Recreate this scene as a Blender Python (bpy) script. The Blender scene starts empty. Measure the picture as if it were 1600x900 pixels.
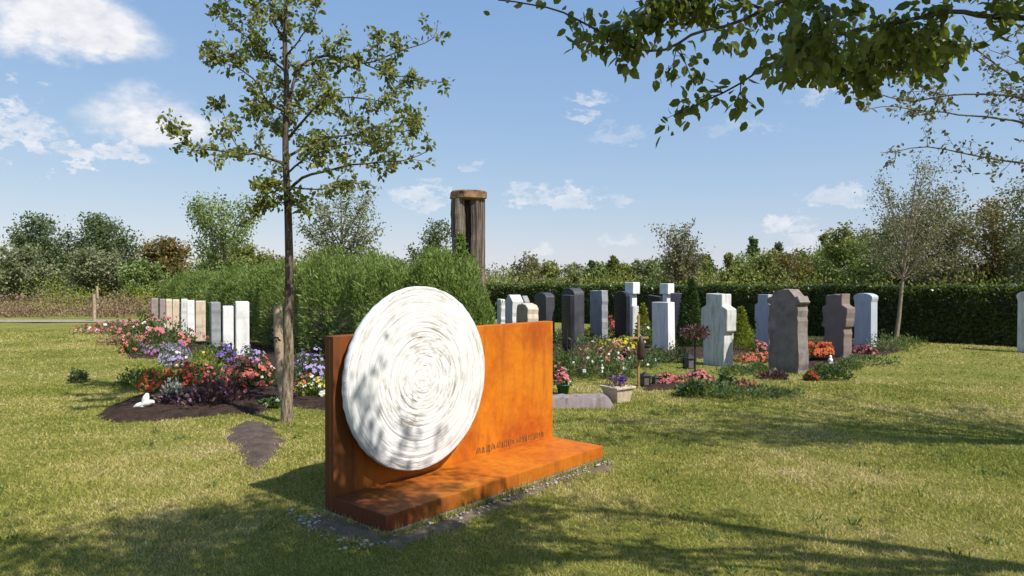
import bpy, math, random
import numpy as np
from mathutils import Vector
R = math.radians
rs = np.random.RandomState
scn = bpy.context.scene
col = scn.collection
CAMH = 1.6; F = 1080.0; HY = 440.0
def G(px, py):
    Y = CAMH*F/(py-HY); return np.array([(px-800)/F*Y, Y, 0.0])
def W(px, py, Y):
    return np.array([(px-800)/F*Y, Y, CAMH+(HY-py)*Y/F])

# ---------------------------------------------------------------- helpers
def tag(o, label=None, cat=None, group=None, kind=None):
    if label: o['label'] = label
    if cat: o['category'] = cat
    if group: o['group'] = group
    if kind: o['kind'] = kind
    return o
def empty(name, loc=(0,0,0), rz=0.0):
    o = bpy.data.objects.new(name, None); col.objects.link(o)
    o.location = loc; o.rotation_euler = (0,0,rz); o.empty_display_size = .2
    return o
class MB:
    def __init__(s): s.V=[]; s.F=[]; s.n=0
    def add(s, V, Fc, mi=0, smooth=False):
        V = np.asarray(V, float).reshape(-1,3); Fc = np.asarray(Fc, int)
        s.V.append(V); s.F.append((Fc+s.n, mi, smooth)); s.n += len(V)
    def build(s, name, mats, parent=None, loc=None):
        me = bpy.data.meshes.new(name)
        V = np.concatenate(s.V).astype(np.float32)
        li = np.concatenate([f.ravel() for f,_,_ in s.F]).astype(np.int32)
        tot = np.concatenate([np.full(len(f), f.shape[1]) for f,_,_ in s.F]).astype(np.int32)
        mi = np.concatenate([np.full(len(f), m) for f,m,_ in s.F]).astype(np.int32)
        sm = np.concatenate([np.full(len(f), q) for f,_,q in s.F]).astype(bool)
        st = np.concatenate([[0], np.cumsum(tot)[:-1]]).astype(np.int32)
        me.vertices.add(len(V)); me.vertices.foreach_set('co', V.ravel())
        me.loops.add(len(li)); me.loops.foreach_set('vertex_index', li)
        me.polygons.add(len(tot)); me.polygons.foreach_set('loop_start', st)
        me.polygons.foreach_set('loop_total', tot)
        me.polygons.foreach_set('material_index', mi)
        me.polygons.foreach_set('use_smooth', sm)
        if not isinstance(mats,(list,tuple)): mats=[mats]
        for m in mats: me.materials.append(m)
        me.update(calc_edges=True); me.validate()
        o = bpy.data.objects.new(name, me); col.objects.link(o)
        if parent: o.parent = parent
        if loc is not None: o.location = loc
        return o
    def box(s, x0,x1,y0,y1,z0,z1, mi=0):
        V=[(x0,y0,z0),(x1,y0,z0),(x1,y1,z0),(x0,y1,z0),(x0,y0,z1),(x1,y0,z1),(x1,y1,z1),(x0,y1,z1)]
        s.add(V,[(0,3,2,1),(4,5,6,7),(0,1,5,4),(1,2,6,5),(2,3,7,6),(3,0,4,7)],mi)
    def tube(s, P, r, n=7, mi=0, cap=True):
        P=np.asarray(P,float); r=np.asarray(r,float)*np.ones(len(P))
        T=np.gradient(P,axis=0); T/=np.linalg.norm(T,axis=1)[:,None]+1e-9
        ref=np.array([0.,0,1]) if abs(T[0,2])<.9 else np.array([1.,0,0])
        A=np.cross(T,ref); A/=np.linalg.norm(A,axis=1)[:,None]+1e-9
        B=np.cross(T,A)
        a=np.linspace(0,2*np.pi,n,endpoint=False)
        V=P[:,None]+r[:,None,None]*(np.cos(a)[None,:,None]*A[:,None]+np.sin(a)[None,:,None]*B[:,None])
        i=np.arange(len(P)-1)[:,None]*n; j=np.arange(n)[None]; k=(j+1)%n
        Fc=np.stack([i+j,i+k,i+n+k,i+n+j],-1).reshape(-1,4)
        s.add(V.reshape(-1,3),Fc,mi,True)
        if cap:
            s.add(V[-1],[list(range(n))],mi); s.add(V[0],[list(range(n))[::-1]],mi)
    def lathe(s, prof, c=(0,0,0), n=20, mi=0):
        pr=np.array(prof,float); a=np.linspace(0,2*np.pi,n,endpoint=False)
        V=np.stack([pr[:,0,None]*np.cos(a),pr[:,0,None]*np.sin(a),pr[:,1,None]+0*a],-1)+np.array(c)
        i=np.arange(len(pr)-1)[:,None]*n; j=np.arange(n)[None]; k=(j+1)%n
        s.add(V.reshape(-1,3),np.stack([i+j,i+k,i+n+k,i+n+j],-1).reshape(-1,4),mi,True)
def norm(v): return v/(np.linalg.norm(v,axis=-1,keepdims=True)+1e-9)
LEAF={'quad':([(0,0,0),(.5,.5,0),(1,0,0),(.5,-.5,0)],[(0,1,2,3)]),
 'leaf':([(0,0,0),(.22,.38,.07),(.62,.40,.06),(1,0,-.08),(.62,-.40,.06),(.22,-.38,.07)],[(0,1,2,3),(0,3,4,5)]),
 'tri':([(0,.5,0),(0,-.5,0),(1,0,0)],[(0,1,2)]),
 'bloom':([(0,0,.1)]+[(.5*math.cos(a),.5*math.sin(a),.22 if i%2 else -.02) for i,a in enumerate(np.linspace(0,2*math.pi,10,endpoint=False))],
          [(0,1+i,1+(i+1)%10) for i in range(10)])}
def leaves(mb, P, D, N, L, Wd, kind='quad', mi=0):
    P=np.asarray(P,float); n=len(P)
    if n==0: return
    D=norm(D); S=norm(np.cross(D,N)); U=np.cross(S,D)
    sh=np.array(LEAF[kind][0]); fc=np.array(LEAF[kind][1])
    L=np.ones(n)*L; Wd=np.ones(n)*Wd
    V=P[:,None]+D[:,None]*(sh[None,:,0,None]*L[:,None,None])+S[:,None]*(sh[None,:,1,None]*Wd[:,None,None])+U[:,None]*(sh[None,:,2,None]*Wd[:,None,None])
    m=len(sh); Fc=(fc[None]+ (np.arange(n)*m)[:,None,None]).reshape(-1,fc.shape[1])
    mb.add(V.reshape(-1,3),Fc,mi)
def rdir(r,n): return norm(r.normal(size=(n,3)))

# ---------------------------------------------------------------- materials
def newmat(name):
    m=bpy.data.materials.new(name); m.use_nodes=True
    nt=m.node_tree; nt.nodes.clear(); return m,nt
def N(nt,t,**k):
    n=nt.nodes.new(t)
    for a,b in k.items():
        if a.startswith('i_'): n.inputs[a[2:].replace('_',' ')].default_value=b
        else: setattr(n,a,b)
    return n
def L(nt,a,b): nt.links.new(a,b)
def ramp(nt,fac,stops,interp='LINEAR'):
    n=nt.nodes.new('ShaderNodeValToRGB'); e=n.color_ramp.elements; n.color_ramp.interpolation=interp
    while len(e)<len(stops): e.new(.5)
    for x,(p,c) in zip(e,stops): x.position=p; x.color=(*c,1) if len(c)==3 else c
    L(nt,fac,n.inputs[0]); return n.outputs[0]
def noise(nt,vec,scale,detail=4,rough=.6,w=None):
    n=N(nt,'ShaderNodeTexNoise'); n.inputs['Scale'].default_value=scale; n.inputs['Detail'].default_value=detail; n.inputs['Roughness'].default_value=rough
    if vec is not None: L(nt,vec,n.inputs['Vector'])
    return n.outputs['Fac']
def mixc(nt,f,a,b,mode='MIX'):
    n=N(nt,'ShaderNodeMix',data_type='RGBA',blend_type=mode)
    for i,v in ((0,f),(6,a),(7,b)):
        if hasattr(v,'links'): L(nt,v,n.inputs[i])
        elif i==0: n.inputs[0].default_value=v
        else: n.inputs[i].default_value=(*v,1)
    return n.outputs[2]
def maths(nt,op,a,b=None,c=None):
    n=N(nt,'ShaderNodeMath',operation=op)
    for i,v in enumerate((a,b,c)):
        if v is None: continue
        if hasattr(v,'links'): L(nt,v,n.inputs[i])
        else: n.inputs[i].default_value=v
    return n.outputs[0]
def finish(nt,colr,rough=.8,bumpsrc=None,bump=.3,dist=.01,spec=.3,metal=0):
    p=N(nt,'ShaderNodeBsdfPrincipled'); o=N(nt,'ShaderNodeOutputMaterial')
    if hasattr(colr,'links'): L(nt,colr,p.inputs['Base Color'])
    else: p.inputs['Base Color'].default_value=(*colr,1)
    if hasattr(rough,'links'): L(nt,rough,p.inputs['Roughness'])
    else: p.inputs['Roughness'].default_value=rough
    p.inputs['Specular IOR Level'].default_value=spec; p.inputs['Metallic'].default_value=metal
    if bumpsrc is not None:
        b=N(nt,'ShaderNodeBump'); b.inputs['Strength'].default_value=bump; b.inputs['Distance'].default_value=dist
        L(nt,bumpsrc,b.inputs['Height']); L(nt,b.outputs[0],p.inputs['Normal'])
    L(nt,p.outputs[0],o.inputs[0]); return p
def leafmat(name, stops, trans=.35, rough=.5, spec=.25, tcol=None):
    m,nt=newmat(name); g=N(nt,'ShaderNodeNewGeometry')
    tc=N(nt,'ShaderNodeTexCoord'); ns=noise(nt,tc.outputs['Object'],1.3,2)
    f=maths(nt,'ADD',maths(nt,'MULTIPLY',g.outputs['Random Per Island'],.65),maths(nt,'MULTIPLY',ns,.45))
    c=ramp(nt,f,stops)
    p=N(nt,'ShaderNodeBsdfPrincipled'); L(nt,c,p.inputs['Base Color']); p.inputs['Roughness'].default_value=rough
    p.inputs['Specular IOR Level'].default_value=spec
    t=N(nt,'ShaderNodeBsdfTranslucent'); L(nt,mixc(nt,.6,c,tcol or (.30,.36,.04)),t.inputs[0])
    mx=N(nt,'ShaderNodeMixShader'); mx.inputs[0].default_value=trans
    L(nt,p.outputs[0],mx.inputs[1]); L(nt,t.outputs[0],mx.inputs[2])
    o=N(nt,'ShaderNodeOutputMaterial'); L(nt,mx.outputs[0],o.inputs[0]); return m
def flat(name,c,rough=.6,spec=.3,metal=0,var=.25,scale=20,bump=.15):
    m,nt=newmat(name); tc=N(nt,'ShaderNodeTexCoord'); ns=noise(nt,tc.outputs['Object'],scale,5)
    cc=ramp(nt,ns,[(.3,tuple(x*(1-var) for x in c)),(.7,tuple(min(1,x*(1+var)) for x in c))])
    finish(nt,cc,rough,ns,bump,.004,spec,metal); return m
def stone(name,c,c2,scale=9,bump=.35,rough=.75,speck=.25,spec=.3,weather=(.18,.17,.13)):
    m,nt=newmat(name); tc=N(nt,'ShaderNodeTexCoord'); v=tc.outputs['Object']
    a=noise(nt,v,scale*.35,5); b=noise(nt,v,scale*14,3,.7)
    cc=mixc(nt,ramp(nt,a,[(.35,(0,0,0)),(.68,(1,1,1))]),c,c2)
    cc=mixc(nt,speck,cc,ramp(nt,b,[(.3,(.25,.25,.25)),(.7,(.9,.9,.9))]),'OVERLAY')
    # lichen and rain staining running down
    mp=N(nt,'ShaderNodeMapping'); mp.inputs['Scale'].default_value=(7,7,1.2); L(nt,v,mp.inputs[0])
    st=noise(nt,mp.outputs[0],1.6,6,.7)
    cc=mixc(nt,ramp(nt,st,[(.47,(0,0,0)),(.72,(.7,.7,.7))]),cc,weather)
    hgt=maths(nt,'ADD',a,maths(nt,'MULTIPLY',b,.5))
    finish(nt,cc,rough,hgt,bump,.012,spec); return m

M={}
M['stone_white']=stone('pale_limestone',(.62,.61,.58),(.50,.49,.46))
M['stone_bright']=stone('white_marble',(.78,.77,.74),(.66,.65,.62),weather=(.45,.43,.38))
M['stone_cream']=stone('cream_sandstone',(.62,.50,.38),(.52,.40,.29))
M['stone_mauve']=stone('mauve_sandstone',(.34,.26,.25),(.26,.20,.20))
M['stone_brown']=stone('brown_porphyry',(.25,.205,.185),(.13,.105,.10),scale=16,bump=1.0,speck=.6)
M['stone_red']=stone('reddish_sandstone',(.22,.16,.14),(.15,.115,.105),scale=10,bump=.8)
M['stone_grey']=stone('grey_gneiss',(.30,.31,.32),(.21,.22,.23))
M['stone_light']=stone('light_grey_granite',(.42,.44,.48),(.36,.38,.42),bump=.1,weather=(.3,.3,.3))
M['stone_dark']=stone('dark_slate',(.06,.06,.068),(.035,.035,.042),bump=.3,rough=.5,weather=(.09,.09,.09))
M['stone_black']=stone('black_granite',(.022,.022,.03),(.012,.012,.018),bump=.05,rough=.25,weather=(.03,.03,.035))
M['stone_slab']=stone('mauve_quarry_stone',(.27,.22,.22),(.19,.15,.15),bump=1,scale=14)
M['black_iron']=flat('black_iron',(.02,.02,.022),.5)
M['bronze']=flat('dark_bronze',(.05,.03,.025),.45)
M['wood_pole']=flat('yellow_pine_wood',(.30,.19,.07),.7)
M['stake']=flat('weathered_stake_wood',(.36,.27,.18),.85,var=.35,scale=14,bump=.5)
M['terracotta']=flat('pale_clay_planter',(.50,.40,.28),.85)
M['darkpot']=flat('black_plastic_pot',(.015,.016,.03),.4)
M['greenpot']=flat('green_glazed_pot',(.03,.12,.05),.3)
M['pebble']=flat('pebble_stone',(.36,.33,.30),.8,var=.45,scale=6)
M['rubber']=flat('black_rubber',(.012,.012,.012),.8)
M['white_ceramic']=flat('white_ceramic',(.8,.78,.68),.5,var=.08)
M['bowl']=flat('brown_grey_bowl',(.10,.09,.08),.6)

def barkmat(name,c1,c2,scale=1.0,band=None):
    m,nt=newmat(name); tc=N(nt,'ShaderNodeTexCoord'); mp=N(nt,'ShaderNodeMapping'); mp.inputs['Scale'].default_value=(26*scale,26*scale,5*scale)
    L(nt,tc.outputs['Object'],mp.inputs[0]); a=noise(nt,mp.outputs[0],1,6,.7); b=noise(nt,tc.outputs['Object'],3.2*scale,3)
    cc=mixc(nt,a,c1,c2); cc=mixc(nt,ramp(nt,b,[(.45,(0,0,0)),(.62,(.7,.7,.7))]),cc,(.17,.155,.12))
    finish(nt,cc,.9,a,.9,.02,.1); return m
M['bark_dark']=barkmat('dark_fissured_bark',(.035,.026,.020),(.12,.085,.06))
M['bark_tan']=barkmat('tan_bark',(.16,.12,.08),(.38,.30,.20))
M['bark_grey']=barkmat('grey_bark',(.10,.085,.07),(.26,.23,.19))
# young tree bark: dark above, tan and flaky low down (fissures change with height)
m,nt=newmat('young_tree_bark'); tc=N(nt,'ShaderNodeTexCoord'); mp=N(nt,'ShaderNodeMapping'); mp.inputs['Scale'].default_value=(30,30,5)
L(nt,tc.outputs['Object'],mp.inputs[0]); a=noise(nt,mp.outputs[0],1,6,.7)
sx=N(nt,'ShaderNodeSeparateXYZ'); L(nt,tc.outputs['Object'],sx.inputs[0])
hh=maths(nt,'ADD',sx.outputs[2],maths(nt,'MULTIPLY',noise(nt,tc.outputs['Object'],6,4),.7))
lo=mixc(nt,ramp(nt,a,[(.38,(0,0,0)),(.62,(1,1,1))]),(.09,.065,.04),(.44,.35,.24)); hi=mixc(nt,ramp(nt,a,[(.35,(0,0,0)),(.65,(1,1,1))]),(.04,.03,.024),(.21,.16,.12))
cc=mixc(nt,ramp(nt,maths(nt,'MULTIPLY',hh,.4),[(.60,(0,0,0)),(.74,(1,1,1))]),lo,hi)
finish(nt,cc,.9,a,1,.04,.1); M['bark_young']=m
# tower timber
m,nt=newmat('weathered_timber'); tc=N(nt,'ShaderNodeTexCoord'); mp=N(nt,'ShaderNodeMapping'); mp.inputs['Scale'].default_value=(9,9,.5)
L(nt,tc.outputs['Object'],mp.inputs[0]); a=noise(nt,mp.outputs[0],1.3,6,.65)
cc=ramp(nt,a,[(.32,(.035,.027,.024)),(.5,(.13,.10,.085)),(.72,(.32,.25,.18))]); finish(nt,cc,.9,a,1,.06,.1); M['timber']=m
m,nt=newmat('capital_timber'); tc=N(nt,'ShaderNodeTexCoord'); a=noise(nt,tc.outputs['Object'],3,6,.65)
cc=ramp(nt,a,[(.35,(.07,.045,.03)),(.65,(.36,.22,.12))]); finish(nt,cc,.9,a,.6,.03,.1); M['timber_cap']=m

# foliage
M['leaf_young']=leafmat('young_tree_leaf',[(.1,(.07,.085,.028)),(.5,(.15,.17,.05)),(.9,(.28,.29,.09))],.35)
M['leaf_near']=leafmat('overhead_leaf',[(.1,(.04,.06,.02)),(.5,(.09,.125,.035)),(.85,(.19,.21,.055)),(.97,(.22,.13,.06))],.48,.4,.35)
M['leaf_sparse']=leafmat('sparse_leaf',[(.1,(.08,.08,.045)),(.6,(.17,.15,.09)),(.95,(.27,.22,.14))],.25)
M['leaf_willow']=leafmat('willow_hedge_leaf',[(.05,(.07,.105,.028)),(.5,(.165,.23,.055)),(.9,(.30,.37,.10))],.45,tcol=(.26,.36,.06))
M['leaf_hedge']=leafmat('beech_hedge_leaf',[(.05,(.02,.035,.012)),(.5,(.05,.075,.022)),(.85,(.10,.13,.035)),(.97,(.16,.11,.06))],.2,.35,.4)
M['leaf_hedgetop']=leafmat('new_hedge_shoot_leaf',[(.1,(.10,.15,.03)),(.9,(.24,.30,.05))],.35)
M['leaf_dark']=leafmat('dark_tree_leaf',[(.1,(.045,.07,.032)),(.6,(.09,.125,.055)),(.95,(.15,.18,.075))],.2)
M['leaf_con']=leafmat('conifer_needle',[(.1,(.035,.06,.022)),(.6,(.07,.12,.04)),(.95,(.13,.18,.05))],.15)
M['leaf_grey']=leafmat('grey_green_leaf',[(.1,(.10,.115,.06)),(.6,(.18,.195,.10)),(.95,(.28,.27,.16))],.25)
M['leaf_apple']=leafmat('light_green_leaf',[(.1,(.08,.12,.035)),(.5,(.16,.22,.065)),(.95,(.28,.34,.12))],.3)
M['leaf_rust']=leafmat('rusty_leaf',[(.1,(.08,.08,.025)),(.5,(.15,.12,.035)),(.95,(.25,.13,.05))],.25)
M['leaf_yellow']=leafmat('yellow_green_leaf',[(.1,(.11,.15,.02)),(.5,(.20,.24,.03)),(.95,(.32,.32,.04))],.35)
M['leaf_scrub']=leafmat('scrub_leaf',[(.1,(.09,.12,.028)),(.5,(.18,.20,.045)),(.95,(.30,.28,.08))],.3)
M['leaf_far']=leafmat('far_wood_leaf',[(.1,(.06,.085,.035)),(.5,(.11,.14,.05)),(.95,(.18,.19,.08))],.15)
M['leaf_cypress']=leafmat('cypress_leaf',[(.1,(.018,.04,.016)),(.6,(.04,.08,.025)),(.95,(.09,.14,.03))],.15)
M['leaf_plant']=leafmat('bedding_leaf',[(.1,(.03,.065,.018)),(.5,(.07,.125,.03)),(.95,(.15,.20,.05))],.3)
M['leaf_ground']=leafmat('ground_cover_leaf',[(.1,(.04,.07,.03)),(.5,(.09,.14,.05)),(.95,(.18,.23,.08))],.25)
M['leaf_maroon']=leafmat('maroon_leaf',[(.1,(.03,.022,.02)),(.6,(.10,.045,.05)),(.95,(.19,.14,.11))],.2,tcol=(.25,.06,.05))
M['leaf_heath']=leafmat('heath_leaf',[(.1,(.09,.06,.04)),(.5,(.20,.13,.08)),(.95,(.34,.24,.13))],.2,tcol=(.3,.2,.1))
M['leaf_silver']=leafmat('silvery_leaf',[(.1,(.12,.14,.11)),(.9,(.32,.34,.30))],.2)
def petal(name,c,v=.35):
    return leafmat(name,[(.1,tuple(x*(1-v) for x in c)),(.9,tuple(min(.9,x*(1+v*.5)) for x in c))],.3,.6,.15,tcol=c)
PC0={'red':(.62,.05,.03),'scarlet':(.75,.10,.03),'orange':(.80,.20,.04),'pink':(.72,.22,.24),'rose':(.65,.10,.14),'salmon':(.78,.30,.22),
    'purple':(.22,.13,.50),'violet':(.15,.06,.38),'lilac':(.48,.38,.66),'white':(.85,.84,.78),'yellow':(.75,.62,.06),'mauve':(.45,.20,.38),'coral':(.74,.20,.13)}
PC={k:tuple(.86*x+.03 for x in v) for k,v in PC0.items()}
for k,v in PC.items(): M['p_'+k]=petal(k+'_petal',v)

# grass / ground
m,nt=newmat('grass_blade'); g=N(nt,'ShaderNodeNewGeometry'); tc=N(nt,'ShaderNodeTexCoord')
a=noise(nt,tc.outputs['Object'],.55,5,.65); b=noise(nt,tc.outputs['Object'],3.5,4,.65)
f=maths(nt,'ADD',maths(nt,'ADD',maths(nt,'MULTIPLY',g.outputs['Random Per Island'],.34),maths(nt,'MULTIPLY_ADD',a,1.15,-.30)),maths(nt,'MULTIPLY',b,.28))
c=ramp(nt,f,[(.24,(.10,.125,.026)),(.39,(.20,.235,.045)),(.53,(.33,.325,.068)),(.68,(.47,.40,.125)),(.82,(.62,.50,.27))])
p=N(nt,'ShaderNodeBsdfPrincipled'); L(nt,c,p.inputs['Base Color']); p.inputs['Roughness'].default_value=.55; p.inputs['Specular IOR Level'].default_value=.2
t=N(nt,'ShaderNodeBsdfTranslucent'); L(nt,mixc(nt,.25,c,(.28,.36,.03)),t.inputs[0]); mx=N(nt,'ShaderNodeMixShader'); mx.inputs[0].default_value=.35
L(nt,p.outputs[0],mx.inputs[1]); L(nt,t.outputs[0],mx.inputs[2]); o=N(nt,'ShaderNodeOutputMaterial'); L(nt,mx.outputs[0],o.inputs[0]); M['grass']=m
m,nt=newmat('lawn_ground'); tc=N(nt,'ShaderNodeTexCoord'); v=tc.outputs['Object']
a=noise(nt,v,.55,5,.65); b=noise(nt,v,9,6,.7); d=noise(nt,v,60,4,.7); e=noise(nt,v,2.1,4,.6)
c=ramp(nt,maths(nt,'ADD',maths(nt,'MULTIPLY',a,.6),maths(nt,'MULTIPLY',b,.5)),[(.38,(.11,.125,.026)),(.55,(.185,.185,.042)),(.72,(.29,.245,.09))])
c=mixc(nt,ramp(nt,e,[(.60,(0,0,0)),(.74,(.6,.6,.6))]),c,(.17,.12,.07))
c=mixc(nt,.5,c,ramp(nt,d,[(.3,(.3,.3,.3)),(.7,(.8,.8,.8))]),'OVERLAY')
finish(nt,c,.95,maths(nt,'ADD',b,d),.8,.03,.05); M['ground']=m
m,nt=newmat('bare_soil'); tc=N(nt,'ShaderNodeTexCoord'); v=tc.outputs['Object']; a=noise(nt,v,7,6,.7); b=noise(nt,v,70,4,.75)
c=mixc(nt,.6,ramp(nt,a,[(.3,(.085,.062,.05)),(.7,(.19,.145,.12))]),ramp(nt,b,[(.3,(.25,.25,.25)),(.7,(.85,.85,.85))]),'OVERLAY')
finish(nt,c,.95,maths(nt,'ADD',a,b),1,.03,.05); M['soil']=m
m,nt=newmat('dark_bed_soil'); tc=N(nt,'ShaderNodeTexCoord'); v=tc.outputs['Object']; a=noise(nt,v,7,6,.7); b=noise(nt,v,60,4,.75)
c=mixc(nt,.6,ramp(nt,a,[(.3,(.03,.02,.016)),(.7,(.085,.055,.042))]),ramp(nt,b,[(.3,(.25,.25,.25)),(.7,(.85,.85,.85))]),'OVERLAY')
finish(nt,c,.95,maths(nt,'ADD',a,b),1,.03,.05); M['bedsoil']=m
M['gravelsoil']=stone('gravelly_soil',(.125,.095,.07),(.20,.155,.11),scale=22,bump=1,rough=.95,speck=.5,spec=.05,weather=(.10,.10,.05))
M['path']=flat('gravel_path',(.27,.235,.18),.95,var=.5,scale=9)
M['concrete']=flat('rough_concrete',(.20,.18,.15),.9,var=.5,scale=18,bump=.6)

# corten
m,nt=newmat('rusted_steel'); tc=N(nt,'ShaderNodeTexCoord'); v=tc.outputs['Object']
a=noise(nt,v,2.2,7,.62); b=noise(nt,v,24,5,.7); mp=N(nt,'ShaderNodeMapping'); mp.inputs['Scale'].default_value=(7,7,.9); L(nt,v,mp.inputs[0]); s_=noise(nt,mp.outputs[0],1.5,6,.65)
mp2=N(nt,'ShaderNodeMapping'); mp2.inputs['Scale'].default_value=(1.2,1.2,6); L(nt,v,mp2.inputs[0]); s2=noise(nt,mp2.outputs[0],1.7,5,.6)
c=ramp(nt,a,[(.30,(.36,.07,.004)),(.5,(.50,.142,.004)),(.72,(.55,.19,.006))])
c=mixc(nt,ramp(nt,s_,[(.50,(0,0,0)),(.74,(.75,.75,.75))]),c,(.25,.065,.012))
c=mixc(nt,ramp(nt,s2,[(.56,(0,0,0)),(.78,(.4,.4,.4))]),c,(.40,.072,.004))
c=mixc(nt,.22,c,ramp(nt,b,[(.3,(.25,.25,.25)),(.7,(.85,.85,.85))]),'OVERLAY')
# browner patina towards the left end, with the tree's shade painted into the colour
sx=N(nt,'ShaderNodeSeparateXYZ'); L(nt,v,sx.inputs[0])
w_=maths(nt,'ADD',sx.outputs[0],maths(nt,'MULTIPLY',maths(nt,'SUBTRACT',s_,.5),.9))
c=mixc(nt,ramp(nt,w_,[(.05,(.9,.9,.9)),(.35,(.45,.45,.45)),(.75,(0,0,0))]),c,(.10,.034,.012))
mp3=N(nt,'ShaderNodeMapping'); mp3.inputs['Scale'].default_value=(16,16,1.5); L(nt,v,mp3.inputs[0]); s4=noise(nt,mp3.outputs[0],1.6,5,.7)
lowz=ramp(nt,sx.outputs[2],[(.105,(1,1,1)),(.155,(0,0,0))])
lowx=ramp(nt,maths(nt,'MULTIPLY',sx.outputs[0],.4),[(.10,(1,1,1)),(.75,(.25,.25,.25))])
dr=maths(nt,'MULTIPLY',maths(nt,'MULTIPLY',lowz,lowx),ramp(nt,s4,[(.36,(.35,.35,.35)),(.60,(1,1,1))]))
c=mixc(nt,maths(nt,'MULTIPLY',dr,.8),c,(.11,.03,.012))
finish(nt,c,ramp(nt,a,[(.3,(.62,.62,.62)),(.7,(.8,.8,.8))]),b,.18,.006,.25); M['rust']=m
M['rust_dark']=flat('dark_rust_letter',(.24,.10,.03),.8,var=.5,scale=30)

# painted wood disc
m,nt=newmat('whitewashed_wood_disc'); tc=N(nt,'ShaderNodeTexCoord'); v=tc.outputs['Object']; sx=N(nt,'ShaderNodeSeparateXYZ'); L(nt,v,sx.inputs[0])
r2=maths(nt,'SQRT',maths(nt,'ADD',maths(nt,'MULTIPLY',sx.outputs[0],sx.outputs[0]),maths(nt,'MULTIPLY',sx.outputs[2],sx.outputs[2])))
inv=maths(nt,'DIVIDE',1.0,maths(nt,'ADD',r2,.02))
ca=maths(nt,'MULTIPLY',sx.outputs[0],inv); sa=maths(nt,'MULTIPLY',sx.outputs[2],inv)
wob=maths(nt,'MULTIPLY',noise(nt,v,2.5,2),.03); rr=maths(nt,'ADD',r2,wob)
def polar(k,kr):
    cb=N(nt,'ShaderNodeCombineXYZ'); L(nt,maths(nt,'MULTIPLY',ca,k),cb.inputs[0]); L(nt,maths(nt,'MULTIPLY',sa,k),cb.inputs[1]); L(nt,maths(nt,'MULTIPLY',rr,kr),cb.inputs[2]); return cb.outputs[0]
g1=noise(nt,polar(1.4,85),1,4,.65); g2=noise(nt,polar(2.6,52),1,6,.75); g3=noise(nt,v,3.2,4,.6); g4=noise(nt,polar(.5,150),1,2,.5)
band=ramp(nt,r2,[(.03,(.55,.55,.55)),(.10,(.4,.4,.4)),(.16,(.95,.95,.95)),(.34,(1,1,1)),(.44,(.35,.35,.35)),(.56,(.5,.5,.5)),(.66,(.9,.9,.9))])
chip=maths(nt,'MULTIPLY',ramp(nt,g2,[(.52,(0,0,0)),(.58,(1,1,1))]),maths(nt,'MULTIPLY',band,ramp(nt,g3,[(.42,(.12,.12,.12)),(.6,(1,1,1))])))
c=ramp(nt,g1,[(.3,(.56,.55,.52)),(.6,(.72,.715,.70))])
c=mixc(nt,ramp(nt,g4,[(.55,(0,0,0)),(.72,(.12,.12,.12))]),c,(.50,.48,.44))
c=mixc(nt,chip,c,ramp(nt,g1,[(.35,(.20,.15,.10)),(.65,(.46,.38,.27))]))
hgt=maths(nt,'SUBTRACT',maths(nt,'ADD',g1,maths(nt,'MULTIPLY',g4,.5)),maths(nt,'MULTIPLY',chip,.9))
finish(nt,c,.8,hgt,.45,.008,.2); M['disc']=m

# ---------------------------------------------------------------- ground setting
mb=MB()
def gz(X,Y): return 0.012*np.sin(X*1.3+.4)*np.sin(Y*.9)+.008*np.sin(X*3.1+Y*2.3)
xs=np.concatenate([[-3000,-800,-200,-60],np.linspace(-20,20,121),[60,200,800,3000]])
ys=np.concatenate([[-300,-60,-12],np.linspace(-4,30,121),[60,150,500,3000]])
X,Y=np.meshgrid(xs,ys); Z=np.where((np.abs(X)<20)&(Y<29)&(Y>-4),gz(X,Y),0.0)-.006
V=np.stack([X,Y,Z],-1).reshape(-1,3); nx=len(xs)
i=np.arange(len(ys)-1)[:,None]*nx; j=np.arange(nx-1)[None]
mb.add(V,np.stack([i+j,i+j+1,i+nx+j+1,i+nx+j],-1).reshape(-1,4),0,True)
tag(mb.build('lawn',M['ground']),kind='structure')

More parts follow.
